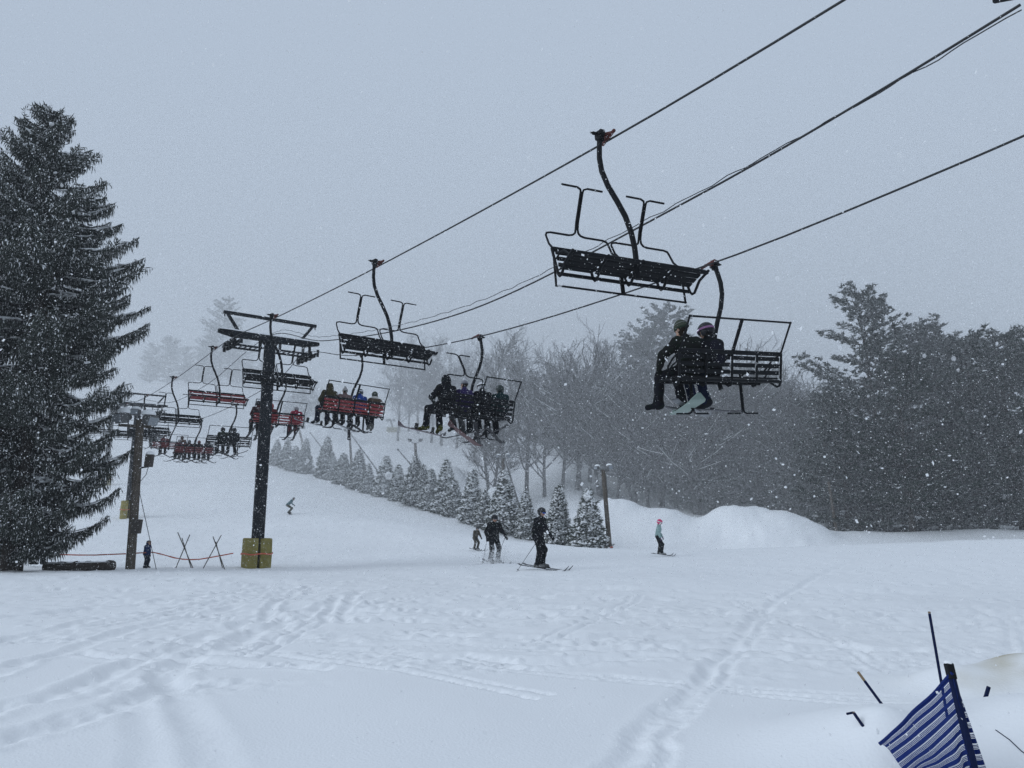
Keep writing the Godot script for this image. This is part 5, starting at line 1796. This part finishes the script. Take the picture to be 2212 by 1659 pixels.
func make_skiers(black: Color, coal: Color) -> void:
	var j: Dictionary
	var t: Transform3D
	var o: Node3D
	# tall skier with blue goggles
	j = upright({"bend": 0.03, "turn": 0.25, "puff": 1.1, "rel": Vector3(0.30, -0.18, 0.05), "rha": Vector3(0.31, -0.36, -0.12), "lel": Vector3(-0.28, -0.18, -0.06), "lha": Vector3(-0.20, -0.34, -0.26)})
	t = standing(Transform3D(), 1166, 22.6, -118, 1.04)
	o = person("tall skier in black with blue goggles, standing right of the other", t, j, [black, black, Color(0.12, 0.12, 0.12), black], {"kind": "helmet", "color": coal, "goggles": Color(0.03, 0.10, 0.42)}, "skiers on the snow")
	on_skis(o, j, 1.65, Color(0.05, 0.05, 0.055), Color(0.05, 0.05, 0.055))
	var h: Vector3 = t * (j.rha + Vector3(0, 0.02, -0.05))
	var tip := on_snow(1116, 22.3)
	ski_pole("ski pole planted behind the tall skier in black", h, tip)
	# skier to the left, turning
	j = upright({"bend": 0.05, "sway": 0.03, "turn": 0.2, "puff": 1.05, "rel": Vector3(0.32, -0.16, 0.02), "rha": Vector3(0.37, -0.34, -0.14), "lel": Vector3(-0.33, -0.14, -0.02), "lha": Vector3(-0.40, -0.30, -0.14)})
	t = standing(Transform3D(), 1068, 27.6, -150, 1.02)
	o = person("skier in black with grey face cover, left of the tall skier", t, j, [black, coal, coal, coal], {"kind": "helmet", "color": coal, "goggles": Color(0.16, 0.17, 0.2)}, "skiers on the snow")
	on_skis(o, j, 1.6, Color(0.12, 0.12, 0.13), Color(0.12, 0.12, 0.13))
	h = t * (j.rha + Vector3(0, 0.02, -0.04))
	ski_pole("ski pole at the turning skier's left side in the picture", h, on_snow(1043, 27.4) + Vector3(0, 0.02, 0))
	h = t * (j.lha + Vector3(0, 0.02, -0.04))
	ski_pole("ski pole between the two skiers in black", h, on_snow(1076, 28.6) + Vector3(0, 0.25, 0))
	# small skier farther up
	j = upright({"bend": 0.14, "turn": 0.5})
	t = standing(Transform3D(), 1028, 39.0, -140, 0.72)
	o = person("small far skier in olive brown by the conifers", t, j, [Color(0.065, 0.058, 0.045), Color(0.08, 0.075, 0.065), coal, coal], {"kind": "helmet", "color": Color(0.05, 0.05, 0.05), "goggles": Color(0.4, 0.4, 0.4)}, "skiers on the snow")
	on_skis(o, j, 1.5, coal, coal)
	# child with the pink helmet
	j = upright({"bend": 0.02, "turn": 0.15, "nod": -0.35, "head": 1.12, "lkn": Vector3(-0.15, 0.52, -0.05), "ran": Vector3(0.20, 0.13, -0.10), "rkn": Vector3(0.17, 0.52, -0.16), "rha": Vector3(0.30, -0.40, -0.05), "rel": Vector3(0.29, -0.18, 0.02), "lha": Vector3(-0.32, -0.38, -0.16)})
	t = standing(Transform3D(), 1424, 28.6, -100, 0.76)
	o = person("child in pink helmet and pale mint jacket on skis", t, j, [Color(0.26, 0.37, 0.36), black, Color(0.30, 0.31, 0.31), Color(0.06, 0.03, 0.09)], {"kind": "helmet", "color": Color(0.62, 0.03, 0.14), "goggles": Color(0.2, 0.2, 0.2), "strap": Color(0.65, 0.66, 0.68)}, "skiers on the snow")
	on_skis(o, j, 1.25, Color(0.06, 0.06, 0.07), Color(0.06, 0.06, 0.07), [Vector3(-0.08, 0, 0), Vector3(0.1, 0, 0)])
	# snowboarder low on the slope behind the tower
	j = upright({"bend": 0.34, "sway": -0.06, "turn": 0.6, "lan": Vector3(-0.24, 0.13, 0.0), "ran": Vector3(0.24, 0.13, 0.0), "lkn": Vector3(-0.22, 0.48, -0.26), "rkn": Vector3(0.22, 0.48, -0.26), "lha": Vector3(-0.38, -0.28, -0.2), "rha": Vector3(0.36, -0.3, -0.25)})
	t = standing(Transform3D(), 620, 57.0, -75, 0.84)
	o = person("crouching snowboarder in teal grey jacket on the slope behind the tower", t, j, [Color(0.10, 0.17, 0.19), Color(0.075, 0.075, 0.055), coal, coal], {"kind": "helmet", "color": Color(0.07, 0.08, 0.09)}, "skiers on the snow")
	on_board(o, j, "l", Vector3(1, 0, 0), Color(0.1, 0.1, 0.1), Color(0.06, 0.06, 0.06), 1.5, -0.24)
	# child in blue by the rope line
	j = upright({"bend": 0.02, "head": 1.35, "puff": 1.25, "lel": Vector3(-0.25, -0.2, 0.0), "rel": Vector3(0.25, -0.2, 0.0), "lha": Vector3(-0.23, -0.42, -0.06), "rha": Vector3(0.23, -0.42, -0.06)})
	t = standing(Transform3D(), 319, 27.6, -95, 0.575)
	o = person("small child in hooded navy blue snowsuit behind the orange tape", t, j, [Color(0.014, 0.028, 0.085), Color(0.018, 0.022, 0.035), coal, coal], {"kind": "hood"}, "people standing by the lift line")
	# someone walking behind the spruce
	j = upright({"bend": 0.03, "lan": Vector3(-0.12, 0.13, 0.20), "lkn": Vector3(-0.11, 0.52, 0.05), "ran": Vector3(0.12, 0.13, -0.22), "rkn": Vector3(0.11, 0.53, -0.14)})
	t = standing(Transform3D(), 84, 29.0, -70, 0.98)
	o = person("dark clad person walking behind the big spruce", t, j, [coal, Color(0.014, 0.016, 0.022), coal, coal], {"kind": "beanie", "color": coal}, "people standing by the lift line")

# ---------------------------------------------------------------- poles, fences and small things
func rough_tube(pts: Array, rad: Array, sides: int, amp: float, seed_: int) -> MB:
	var m := MB.new()
	m.tube(pts, rad, sides)
	for k in m.v.size():
		m.v[k] += m.n[k] * amp * n_fine.get_noise_3d(m.v[k].x * 40.0 + seed_, m.v[k].y * 12.0, m.v[k].z * 40.0)
	return m

func lamp_head(parent: Node3D, t: Transform3D, s: float, snow: bool) -> void:
	var m := MB.new()
	m.box(Transform3D(Basis(), Vector3(0, 0, -0.10)), Vector3(0.34, 0.26, 0.24), 0.03)
	m.tube([Vector3(0, 0, 0.0), Vector3(0, 0, 0.16)], [0.10, 0.06], 8)
	var tt := Transform3D(t.basis.scaled(Vector3(s, s, s)), t.origin)
	var h := part(parent, "floodlight", m.mesh(M.lamp_grey), tt)
	m = MB.new()
	m.box(Transform3D(Basis(), Vector3(0, 0, -0.226)), Vector3(0.29, 0.21, 0.012), 0.004)
	part(h, "lens", m.mesh(M.dull_glass))
	if snow:
		m = MB.new()
		m.ell(Transform3D(t.basis.inverse() * Basis().scaled(Vector3(0.20, 0.13, 0.17)), t.basis.inverse() * Vector3(0, 0.13, 0)), 5, 9, -0.2, 1.0)
		part(h, "snow_cap", m.mesh(M.snow))

func lamp_pole(label: String, px0: float, depth: float, top: Vector3, rad: float, style: int, mat_: Material) -> Node3D:
	var foot := on_snow(px0, depth)
	var o := thing("lamp_pole", label, "lamp pole", Transform3D(Basis(), foot), "floodlight poles on the slopes")
	var up := top - foot
	part(o, "pole", rough_tube([-up.normalized() * 0.5, up * 0.5, up], [rad, rad * 0.93, rad * 0.85], 9, rad * 0.1, int(px0)).mesh(mat_))
	if style == 0:      # two floodlights side by side on a short arm, capped with snow
		var m := MB.new()
		m.bar(up + Vector3(-0.45, 0.0, 0), up + Vector3(0.45, 0.0, 0), 0.06, 0.06, Vector3.UP, 0.01)
		part(o, "arm", m.mesh(M.lamp_grey))
		lamp_head(o, Transform3D(Basis(Vector3.UP, 2.4), up + Vector3(-0.42, 0.16, 0.05)), 1.0, true)
		lamp_head(o, Transform3D(Basis(Vector3.UP, 3.5), up + Vector3(0.42, 0.20, 0.05)), 1.1, true)
	elif style == 1:    # two lamps raised like wings
		for s in [-1.0, 1.0]:
			var m := MB.new()
			m.tube([up, up + Vector3(s * 0.35, 0.10, 0), up + Vector3(s * 0.6, 0.34, 0)], 0.045, 6)
			part(o, "arm", m.mesh(M.lamp_grey))
			lamp_head(o, Transform3D(Basis(Vector3.UP, s * 1.2) * Basis(Vector3.RIGHT, -0.5), up + Vector3(s * 0.72, 0.44, 0)), 1.25, false)
	elif style == 2:    # mast with lamps below its top
		for s in [-1.0, 1.0]:
			var m := MB.new()
			m.bar(up * 0.84, up * 0.84 + Vector3(s * 0.75, 0.1, 0), 0.08, 0.08)
			part(o, "arm", m.mesh(M.lamp_grey))
			lamp_head(o, Transform3D(Basis(Vector3.UP, s * 0.8), up * 0.84 + Vector3(s * 0.8, 0.2, 0)), 2.0, false)
	return o

func stake(called: String, label: String, a: Vector3, b: Vector3, w: float, tip: float, group := "") -> Node3D:
	# a square stake from the snow (a) to its top (b); the last part bare wood
	var o := thing(called, label, "stake", Transform3D(Basis(), a), group)
	var d := b - a
	var m := MB.new()
	m.bar(-d.normalized() * 0.25, d * (1.0 - tip), w, w * 0.8, Vector3.BACK, w * 0.12)
	part(o, "painted_shaft", m.mesh(M.stake_blue))
	if tip > 0.0:
		m = MB.new()
		m.bar(d * (1.0 - tip) + d.normalized() * 0.001, d, w * 0.98, w * 0.78, Vector3.BACK, w * 0.12)
		part(o, "bare_wood_tip", m.mesh(M.raw_wood))
	return o

func net_sheet(parent: Node3D, tops: Callable, n: int, width_steps: int, fold: float, seed_: int, v_end: float) -> void:
	# a woven net between two edges: dense bands with open mesh of fine threads between
	var P := func(u: float, v: float) -> Vector3:
		var e: Array = tops.call(v)
		var a: Vector3 = e[0]
		var b: Vector3 = e[1]
		var nn := (b - a).cross(Vector3(0.1, -1, 0.2)).normalized()
		var wave := fold * (sin(u * 9.0 + v * 2.0 + seed_) * 0.5 + sin(u * 17.0 - v * 5.0 + seed_ * 2.0) * 0.3) * smooth(0.0, 0.12, u) * smooth(1.0, 0.9, u)
		return a.lerp(b, u) + nn * wave + Vector3(0, -0.012 * sin(u * PI), 0)
	var bands := MB.new()
	var threads := MB.new()
	for k in n + 1:
		var v0 := v_end * k / n
		var h := v_end / n * 0.46
		for s in width_steps:
			var u0 := float(s) / width_steps
			var u1 := float(s + 1) / width_steps
			for part_ in 2:
				if part_ == 0:
					var q := [P.call(u0, v0), P.call(u1, v0), P.call(u1, v0 + h), P.call(u0, v0 + h)]
					var nn: Vector3 = (q[1] - q[0]).cross(q[3] - q[0]).normalized()
					bands.quad(q[0], q[1], q[2], q[3], nn)
				elif k < n:
					for e in 3:
						var vv := v0 + h + (v_end / n - h) * (e + 1) / 4.0
						var q := [P.call(u0, vv), P.call(u1, vv), P.call(u1, vv + 0.006), P.call(u0, vv + 0.006)]
						threads.quad(q[0], q[1], q[2], q[3], (q[1] - q[0]).cross(q[3] - q[0]).normalized())
		if k < n:
			var cols := width_steps * 5
			for s in cols:
				var u := (s + 0.5) / cols
				var wd := 0.24 / cols
				var q := [P.call(u, v0 + h), P.call(u + wd, v0 + h), P.call(u + wd, v_end * (k + 1) / n), P.call(u, v_end * (k + 1) / n)]
				threads.quad(q[0], q[1], q[2], q[3], (q[1] - q[0]).cross(q[3] - q[0]).normalized())
	var o := part(parent, "woven_bands", bands.mesh(M.net_blue))
	o.set_meta("kind", "stuff")
	var o2 := part(parent, "open_mesh", threads.mesh(M.net_blue))
	o2.set_meta("kind", "stuff")
	# hem along the free edge and a gathered fold
	var hem := MB.new()
	var pts := []
	for k in 19: pts.append(P.call(k / 18.0, 0.0))
	hem.tube(pts, 0.011, 5)
	part(parent, "hem_cord", hem.mesh(M.net_blue))

func make_fence() -> void:
	var top := at(2049, 1434, 4.4)
	var low := at(2124, 1740, 4.2)
	var o := thing("snow_fence", "blue striped net fence sagging from a leaning post in the drift", "fence", Transform3D(Basis(), low))
	var m := MB.new()
	m.bar(Vector3(0, 0, 0) - (top - low).normalized() * 0.3, top - low, 0.036, 0.032, Vector3.BACK, 0.005)
	part(o, "post", m.mesh(M.stake_blue))
	m = MB.new()
	m.bar((top - low).normalized() * ((top - low).length() - 0.085), top - low + (top - low).normalized() * 0.004, 0.044, 0.040, Vector3.BACK, 0.005)
	part(o, "post_sleeve", m.mesh(M.black_paint))
	m = MB.new()
	m.ell(Transform3D(Basis().scaled(Vector3(0.026, 0.014, 0.022)), top - low + Vector3(0, 0.006, 0)), 4, 9, -0.2, 1.0)
	part(o, "snow_cap", m.mesh(M.snow))
	var c := at(1899, 1600, 4.72) - low
	var e := at(2075, 1760, 3.85) - low
	var tl := top - low
	var left := func(v: float) -> Array:
		var f := (tl * (1.0 - 0.06)).lerp(Vector3(0, -0.05, 0), v) + Vector3(-0.004, 0, 0.022)
		var g := c.lerp(e, v) + Vector3(0, 0.02 * sin(v * 14.0) - 0.02, 0)
		return [f, g]
	net_sheet(o, left, 13, 22, 0.035, 3, 1.0)
	var f2 := at(2166, 1760, 4.25) - low
	var right := func(v: float) -> Array:
		var f := (tl * 0.93).lerp(Vector3(0, -0.05, 0), v) + Vector3(0.012, 0, -0.022)
		var g := (tl * 0.9 + Vector3(0.03, 0, -0.03)).lerp(f2, v)
		return [f, g]
	net_sheet(o, right, 13, 8, 0.012, 9, 1.0)
	var g := "blue fence stakes in the drift"
	stake("fence_stake", "tall thin blue stake leaning behind the net fence", at(2043, 1530, 5.1), at(2007, 1321, 5.2), 0.016, 0.02, g)
	stake("fence_stake", "blue stake with bare wooden tip, tilted, left of the net fence", at(1898, 1512, 5.5), at(1853, 1451, 5.6), 0.018, 0.33, g)
	var s := stake("fence_stake", "short snapped blue stake sticking out of the smooth drift", at(1868, 1574, 4.95), at(1843, 1538, 5.0), 0.018, 0.06, g)
	m = MB.new()
	var d: Vector3 = at(1843, 1538, 5.0) - s.position
	m.bar(d * 0.97, d + Vector3(-0.045, -0.012, 0.0), 0.010, 0.012)
	part(s, "splinter", m.mesh(M.stake_blue))
	stake("fence_stake", "tiny stub of blue stake by the dirty snow mound", at(2131, 1500, 6.0), at(2136, 1483, 6.0), 0.026, 0.0, g)
	m = MB.new()
	m.tube([at(2150, 1570, 4.9), at(2180, 1592, 4.8), at(2205, 1612, 4.7), at(2240, 1650, 4.6)].map(func(p): return Vector3(p.x, ground(p.x, -p.z) + 0.003, p.z)), 0.003, 5)
	solo("cord", m.mesh(M.stake_blue), "thin dark cord lying on the snow at the right edge", "cord")

func make_pole_group() -> void:
	# wooden pole with floodlights
	var foot := at(281, 1238, 26.2)
	foot.y = ground(foot.x, 26.2)
	var top := at(303, 906, 26.2)
	var o := thing("floodlight_pole", "weathered wooden pole with snow capped floodlights beside the spruce", "pole", Transform3D(Basis(), foot))
	var up := top - foot
	part(o, "pole", rough_tube([Vector3(0, -0.5, 0) - up * 0.02, up * 0.3, up * 0.7, up], [0.165, 0.155, 0.145, 0.135], 12, 0.012, 3).mesh(M.old_wood))
	var m := MB.new()
	m.bar(up + Vector3(-0.75, -0.22, 0.05), up + Vector3(0.45, -0.28, 0.05), 0.09, 0.10, Vector3.UP, 0.01)
	part(o, "cross_arm", m.mesh(M.old_wood))
	lamp_head(o, Transform3D(Basis(Vector3.UP, 2.7) * Basis(Vector3.RIGHT, -0.2), up + Vector3(-0.52, 0.05, 0.12)), 1.5, true)
	lamp_head(o, Transform3D(Basis(Vector3.UP, 4.3) * Basis(Vector3.RIGHT, -0.35), up + Vector3(0.34, 0.0, 0.10)), 1.4, true)
	lamp_head(o, Transform3D(Basis(Vector3.UP, 3.3), up + Vector3(-0.18, 0.26, 0.0)), 0.9, true)
	m = MB.new()
	m.box(Transform3D(Basis(Vector3.BACK, -0.06), up * 0.66 + Vector3(0.47, 0.32, 0.1)), Vector3(0.24, 0.46, 0.24), 0.02)
	var tr := part(o, "transformer", m.mesh(M.box_brown))
	m = MB.new()
	m.ell(Transform3D(Basis().scaled(Vector3(0.15, 0.12, 0.14)), up * 0.66 + Vector3(0.485, 0.55, 0.1)), 5, 9, -0.1, 1.0)
	part(tr, "snow_cap", m.mesh(M.snow))
	m = MB.new()
	m.bar(up * 0.66 + Vector3(0.1, 0.05, 0.05), up * 0.66 + Vector3(0.48, 0.10, 0.1), 0.05, 0.05)
	m.tube([up * 0.66 + Vector3(0.46, 0.08, 0.1), up * 0.66 + Vector3(0.40, -0.2, 0.1), up * 0.66 + Vector3(0.2, -0.45, 0.08), up * 0.66 + Vector3(0.12, -0.5, 0.06)], 0.012, 5)
	part(o, "bracket", m.mesh(M.black_paint))
	m = MB.new()
	m.box(Transform3D(Basis(Vector3.BACK, -0.06), up * 0.285 + Vector3(0.20, 0, 0.14)), Vector3(0.30, 0.50, 0.20), 0.015)
	part(o, "switch_box", m.mesh(M.box_brown))
	m = MB.new()
	var gy := at(338, 1226, 27.2)
	gy.y = ground(gy.x, 27.2)
	m.tube([up * 0.605, (gy - foot)], 0.012, 5)
	m.tube([(up * 0.605).lerp(gy - foot, 0.10), (up * 0.605).lerp(gy - foot, 0.16)], 0.03, 6)
	part(o, "guy_wire", m.mesh(M.black_paint))
	# log by the spruce
	var a := at(96, 1230, 25.2)
	var b := at(245, 1229, 25.2)
	a.y = ground(a.x, 25.2) + 0.14
	b.y = ground(b.x, 25.2) + 0.14
	o = thing("log", "rough dark log with snow on top lying by the spruce", "log", Transform3D(Basis(), a))
	var pts := []
	var rr := []
	for k in 14:
		pts.append((b - a) * (k / 13.0))
		rr.append(0.17 + 0.015 * sin(k * 2.3))
	part(o, "trunk", rough_tube(pts, rr, 12, 0.05, 17).mesh(M.bark))
	part(o, "snow_cap", snow_strip(Vector3(0.1, 0.14, 0), (b - a) * 0.97 + Vector3(0, 0.14, 0), 0.24, 0.05))
	# crossed bamboo poles holding up the tape
	var sets := [[[384, 1150, 420, 1224], [410, 1155, 378, 1224], [393, 1162, 415, 1224]], [[460, 1159, 488, 1224], [478, 1156, 437, 1224], [466, 1170, 483, 1224]]]
	for k in 2:
		var mid := at([399, 466][k], 1224, 28.0)
		mid.y = ground(mid.x, 28.0)
		o = thing("bamboo_tripod", ["crossed bamboo poles farther from the tower pad", "crossed bamboo poles nearer the tower pad"][k], "tripod", Transform3D(Basis(), mid), "bamboo crosses holding the orange tape")
		for e in 3:
			var s: Array = sets[k][e]
			var z: float = 28.0 + (e - 1) * 0.25
			var p := at(s[2], s[3], z)
			p.y = ground(p.x, z) - 0.1
			var q := at(s[0], s[1], z - (e - 1) * 0.2)
			m = MB.new()
			m.tube([p - mid, q - mid], 0.017, 6)
			part(o, "bamboo_pole", m.mesh(M.bamboo))
	# orange tape
	m = MB.new()
	var tp := []
	for s in [[-40, 1195, 28.2], [60, 1196, 28.4], [170, 1199, 28.0], [205, 1199, 27.6], [277, 1196, 26.45], [300, 1194.5, 26.9], [331, 1193, 28.0], [352, 1198, 28.1], [377, 1205, 28.1], [395, 1208, 28.1], [413, 1209, 28.2], [432, 1208, 28.2], [450, 1205, 28.2], [478, 1200, 28.4], [504, 1195, 28.8]]:
		tp.append(at(s[0], s[1], s[2]))
	for k in tp.size() - 1:
		for e in 6:
			var t0 := e / 6.0
			var t1 := (e + 1) / 6.0
			var p0: Vector3 = tp[k].lerp(tp[k + 1], t0)
			var p1: Vector3 = tp[k].lerp(tp[k + 1], t1)
			var w0 := Vector3(0, 0.022, 0.02 * sin((k * 6 + e) * 0.9))
			var w1 := Vector3(0, 0.022, 0.02 * sin((k * 6 + e + 1) * 0.9))
			m.quad(p0 - w0, p1 - w1, p1 + w1, p0 + w0, Vector3(0, 0.2, 1).normalized())
	solo("barrier_tape", m.mesh(M.orange_tape), "orange plastic tape strung from the spruce to the tower pad", "tape")

func make_lamps() -> void:
	var o := lamp_pole("wooden lamp pole with two snowy lamps at the end of the conifer row", 1318, 49.5, at(1303, 1016, 50.5), 0.17, 0, M.old_wood)
	var m := MB.new()
	var ring := []
	for a in 13: ring.append(Vector3(0.19 * cos(TAU * a / 12), 0.42 + 0.03 * sin(a), 0.19 * sin(TAU * a / 12)))
	ribbon(m, ring, 0.06)
	ring = [Vector3(-0.19, 0.42, 0), Vector3(-0.5, 0.36, 0.1), Vector3(-0.8, 0.22, 0.1)]
	ribbon(m, ring, 0.05)
	part(o, "orange_tape", m.mesh(M.orange_tape))
	lamp_pole("lamp pole with two wing shaped lamps above the conifer row", 897, 84.0, at(897, 958, 84.0), 0.19, 1, M.old_wood)
	lamp_pole("hazy lamp pole right below the red chair of four", 755, 104.0, at(755, 935, 104.0), 0.20, 1, M.old_wood)
	o = lamp_pole("faint far mast with lamps standing in a padded base", 843, 150.0, at(843, 905, 150.0), 0.22, 2, M.old_wood)
	m = MB.new()
	m.box(Transform3D(Basis(Vector3.UP, 0.1), Vector3(0, 0.35, 0.4)), Vector3(2.9, 1.3, 0.35), 0.08)
	part(o, "foam_pad", m.mesh(M.pad_yellow))
	lamp_pole("faint lamp pole behind the near tower's right side", 644, 122.0, at(644, 918, 122.0), 0.2, 2, M.old_wood)
	lamp_pole("snowy lamp pole at the edge of the wood behind the skiers", 1088, 66.0, at(1087, 990, 66.0), 0.16, 0, M.old_wood)
	lamp_pole("leaning dark pole under the pines at the right", 1809, 60.0, at(1790, 1040, 60.0), 0.13, 3, M.old_wood)
	# long slanting booms of the snow guns
	var bl := ["slanting snowmaking boom right of the hazy lamp pole", "long slanting snowmaking boom crossing the conifer row", "short faint slanting boom left of the hazy lamp pole", "slanting boom beside the snowy pole at the wood's edge"]
	var bs := [[757, 937, 100.0, 817, 1019, 92.0], [860, 972, 84.0, 942, 1066, 70.0], [671, 936, 112.0, 700, 974, 106.0], [1089, 985, 68.0, 1126, 1108, 62.0]]
	for k in 4:
		var q: Array = bs[k]
		var a := at(q[3], q[4], q[5])
		var b := at(q[0], q[1], q[2])
		o = thing("snowmaking_boom", bl[k], "snowmaking boom", Transform3D(Basis(), a), "snowmaking booms")
		m = MB.new()
		m.tube([Vector3.ZERO - (b - a).normalized() * 1.2, b - a], [0.10, 0.07], 7)
		part(o, "pipe", m.mesh(M.lamp_grey))
		m = MB.new()
		m.tube([b - a, b - a + (b - a).normalized() * 0.35], [0.12, 0.10], 8)
		part(o, "nozzle_head", m.mesh(M.lamp_grey))

func make_spray() -> void:
	# snow thrown up round the turning skier's legs
	var r := RandomNumberGenerator.new()
	r.seed = 77
	var b := MB.new()
	for k in 1500:
		var p := Vector3(r.randfn(0.0, 0.35), absf(r.randfn(0.0, 0.28)), r.randfn(0.15, 0.25))
		var s := r.randf_range(0.015, 0.045)
		var x := Vector3(r.randf_range(-1, 1), r.randf_range(-1, 1), r.randf_range(-1, 1)).normalized()
		var y := x.cross(Vector3(r.randf_range(-1, 1), r.randf_range(-1, 1), r.randf_range(-1, 1))).normalized()
		b.quad(p - x * s, p + y * s, p + x * s, p - y * s, x.cross(y))
	var o := part(self, "snow_spray", b.mesh(M.far_flake), Transform3D(Basis(), on_snow(1070, 27.3)))
	tag(o, "powder thrown up round the turning skier's legs", "snow spray", "", "stuff")

func make_materials() -> void:
	M.black_paint = mat(0.010, 0.011, 0.013, 0.5)
	M.tower_paint = mat(0.016, 0.018, 0.022, 0.6)
	M.rope = mat(0.018, 0.019, 0.022, 0.55, 0.3)
	M.grip_red = mat(0.085, 0.016, 0.012, 0.7)
	M.red_slat = mat(0.25, 0.024, 0.028, 0.65)
	M.dark_red_slat = mat(0.14, 0.018, 0.02, 0.6)
	M.pad_yellow = tex_mat(lin(0.16, 0.135, 0.03), lin(0.31, 0.265, 0.075), 0.02, Vector3(0.6, 0.6, 0.6), 0.85, 21)
	M.orange_tape = mat(0.60, 0.11, 0.06, 0.6)
	M.orange_tape.cull_mode = BaseMaterial3D.CULL_DISABLED
	M.snow = mat(0.90, 0.905, 0.91, 0.8)
	M.snow.metallic_specular = 0.25
	M.bark = mat(0.045, 0.036, 0.030, 0.9)
	M.grey_bark = mat(0.045, 0.042, 0.041, 0.9)
	M.spruce_green = mat(0.058, 0.066, 0.058, 0.85)
	M.cedar_green = mat(0.11, 0.12, 0.105, 0.85)
	M.pine_green = mat(0.046, 0.055, 0.047, 0.85)
	for k in ["spruce_green", "cedar_green", "pine_green", "black_paint", "tower_paint", "bark"]:
		M[k].metallic_specular = 0.2
	M.flake = mat(0.84, 0.845, 0.85, 1.0)
	M.flake.metallic_specular = 0.0
	M.flake.cull_mode = BaseMaterial3D.CULL_DISABLED
	M.far_flake = mat(0.9, 0.9, 0.9, 1.0)
	M.far_flake.metallic_specular = 0.0
	M.far_flake.albedo_color.a = 0.28
	for k in ["flake", "far_flake"]:
		M[k].backlight_enabled = true
		M[k].backlight = Color(0.9, 0.9, 0.9)
	M.far_flake.transparency = BaseMaterial3D.TRANSPARENCY_ALPHA
	M.far_flake.cull_mode = BaseMaterial3D.CULL_DISABLED
	M.cloth = mat(1, 1, 1, 0.9, 0.0, true)
	M.cloth.metallic_specular = 0.2
	M.shell = mat(1, 1, 1, 0.45, 0.0, true)
	M.shell.metallic_specular = 0.35
	M.lens = mat(1, 1, 1, 0.12, 0.0, true)
	M.old_wood = tex_mat(lin(0.055, 0.046, 0.038), lin(0.15, 0.125, 0.10), 0.03, Vector3(2.5, 0.35, 2.5), 0.9, 31, 3.0)
	M.raw_wood = mat(0.22, 0.155, 0.09, 0.85)
	M.stake_blue = mat(0.007, 0.013, 0.048, 0.7)
	M.net_blue = mat(0.010, 0.024, 0.130, 0.6)
	M.net_blue.cull_mode = BaseMaterial3D.CULL_DISABLED
	M.bamboo = mat(0.035, 0.026, 0.018, 0.7)
	M.lamp_grey = mat(0.10, 0.10, 0.10, 0.6)
	M.dull_glass = mat(0.25, 0.27, 0.29, 0.25)
	M.box_brown = mat(0.045, 0.036, 0.030, 0.8)
	for k in ["stake_blue", "net_blue", "old_wood", "grey_bark"]:
		M[k].metallic_specular = 0.2

func stage() -> void:
	make_materials()
	make_lift()
	make_trees()
	make_pole_group()
	make_lamps()
	make_people()
	make_fence()
	make_spray()
	make_snowfall()

func setup() -> void:
	var cam := Camera3D.new()
	cam.name = "camera"
	cam.position = Vector3(0, EYE, 0)
	cam.rotation_degrees = Vector3(PITCH, 0, 0)
	cam.fov = rad_to_deg(2.0 * atan(829.5 / FL))
	cam.near = 0.1
	cam.far = 900.0
	cam.current = true
	add_child(cam)
	var env := Environment.new()
	env.background_mode = Environment.BG_SKY
	var sky := Sky.new()
	var ps := ProceduralSkyMaterial.new()
	ps.sky_top_color = lin(0.475, 0.563, 0.688)
	ps.sky_horizon_color = lin(0.475, 0.563, 0.688)
	ps.sky_curve = 0.6
	ps.ground_bottom_color = lin(0.40, 0.47, 0.57)
	ps.ground_horizon_color = lin(0.44, 0.52, 0.62)
	ps.sun_angle_max = 1.0
	ps.energy_multiplier = 1.0
	sky.sky_material = ps
	env.sky = sky
	env.tonemap_mode = Environment.TONE_MAPPER_LINEAR
	env.tonemap_exposure = 1.0
	env.fog_enabled = true
	env.fog_light_color = lin(0.92, 0.96, 1.0)
	env.fog_density = FOG
	env.volumetric_fog_enabled = true
	env.volumetric_fog_density = 0.0
	env.sdfgi_enabled = true
	env.ssao_enabled = true
	env.ssil_enabled = true
	var we := WorldEnvironment.new()
	we.name = "sky_and_air"
	we.environment = env
	add_child(we)
	var sun := DirectionalLight3D.new()
	sun.name = "sun"
	sun.light_energy = 0.5
	sun.light_angular_distance = 35.0
	sun.light_color = lin(0.78, 0.88, 1.0)
	sun.shadow_enabled = true
	sun.rotation_degrees = Vector3(-27, -72, 0)
	add_child(sun)

func make_haze() -> void:
	# thicker snowfall and blown snow over the far slope and the wood
	var f := FogVolume.new()
	f.name = "snow_haze"
	f.shape = RenderingServer.FOG_VOLUME_SHAPE_BOX
	f.size = Vector3(330, 60, 190)
	f.position = Vector3(0, 22, -167)
	var fm := FogMaterial.new()
	fm.density = 0.004
	fm.albedo = lin(0.92, 0.96, 1.0)
	f.material = fm
	add_child(f)
	tag(f, "haze of falling snow over the far slope", "haze", "", "stuff")

const FOG := 0.0015

func _ready() -> void:
	rng.seed = 7
	n_soft.seed = 3
	n_soft.frequency = 0.08
	n_soft.fractal_octaves = 3
	n_fine.seed = 11
	n_fine.frequency = 0.06
	n_fine.fractal_octaves = 3
	setup()
	make_ground()
	stage()
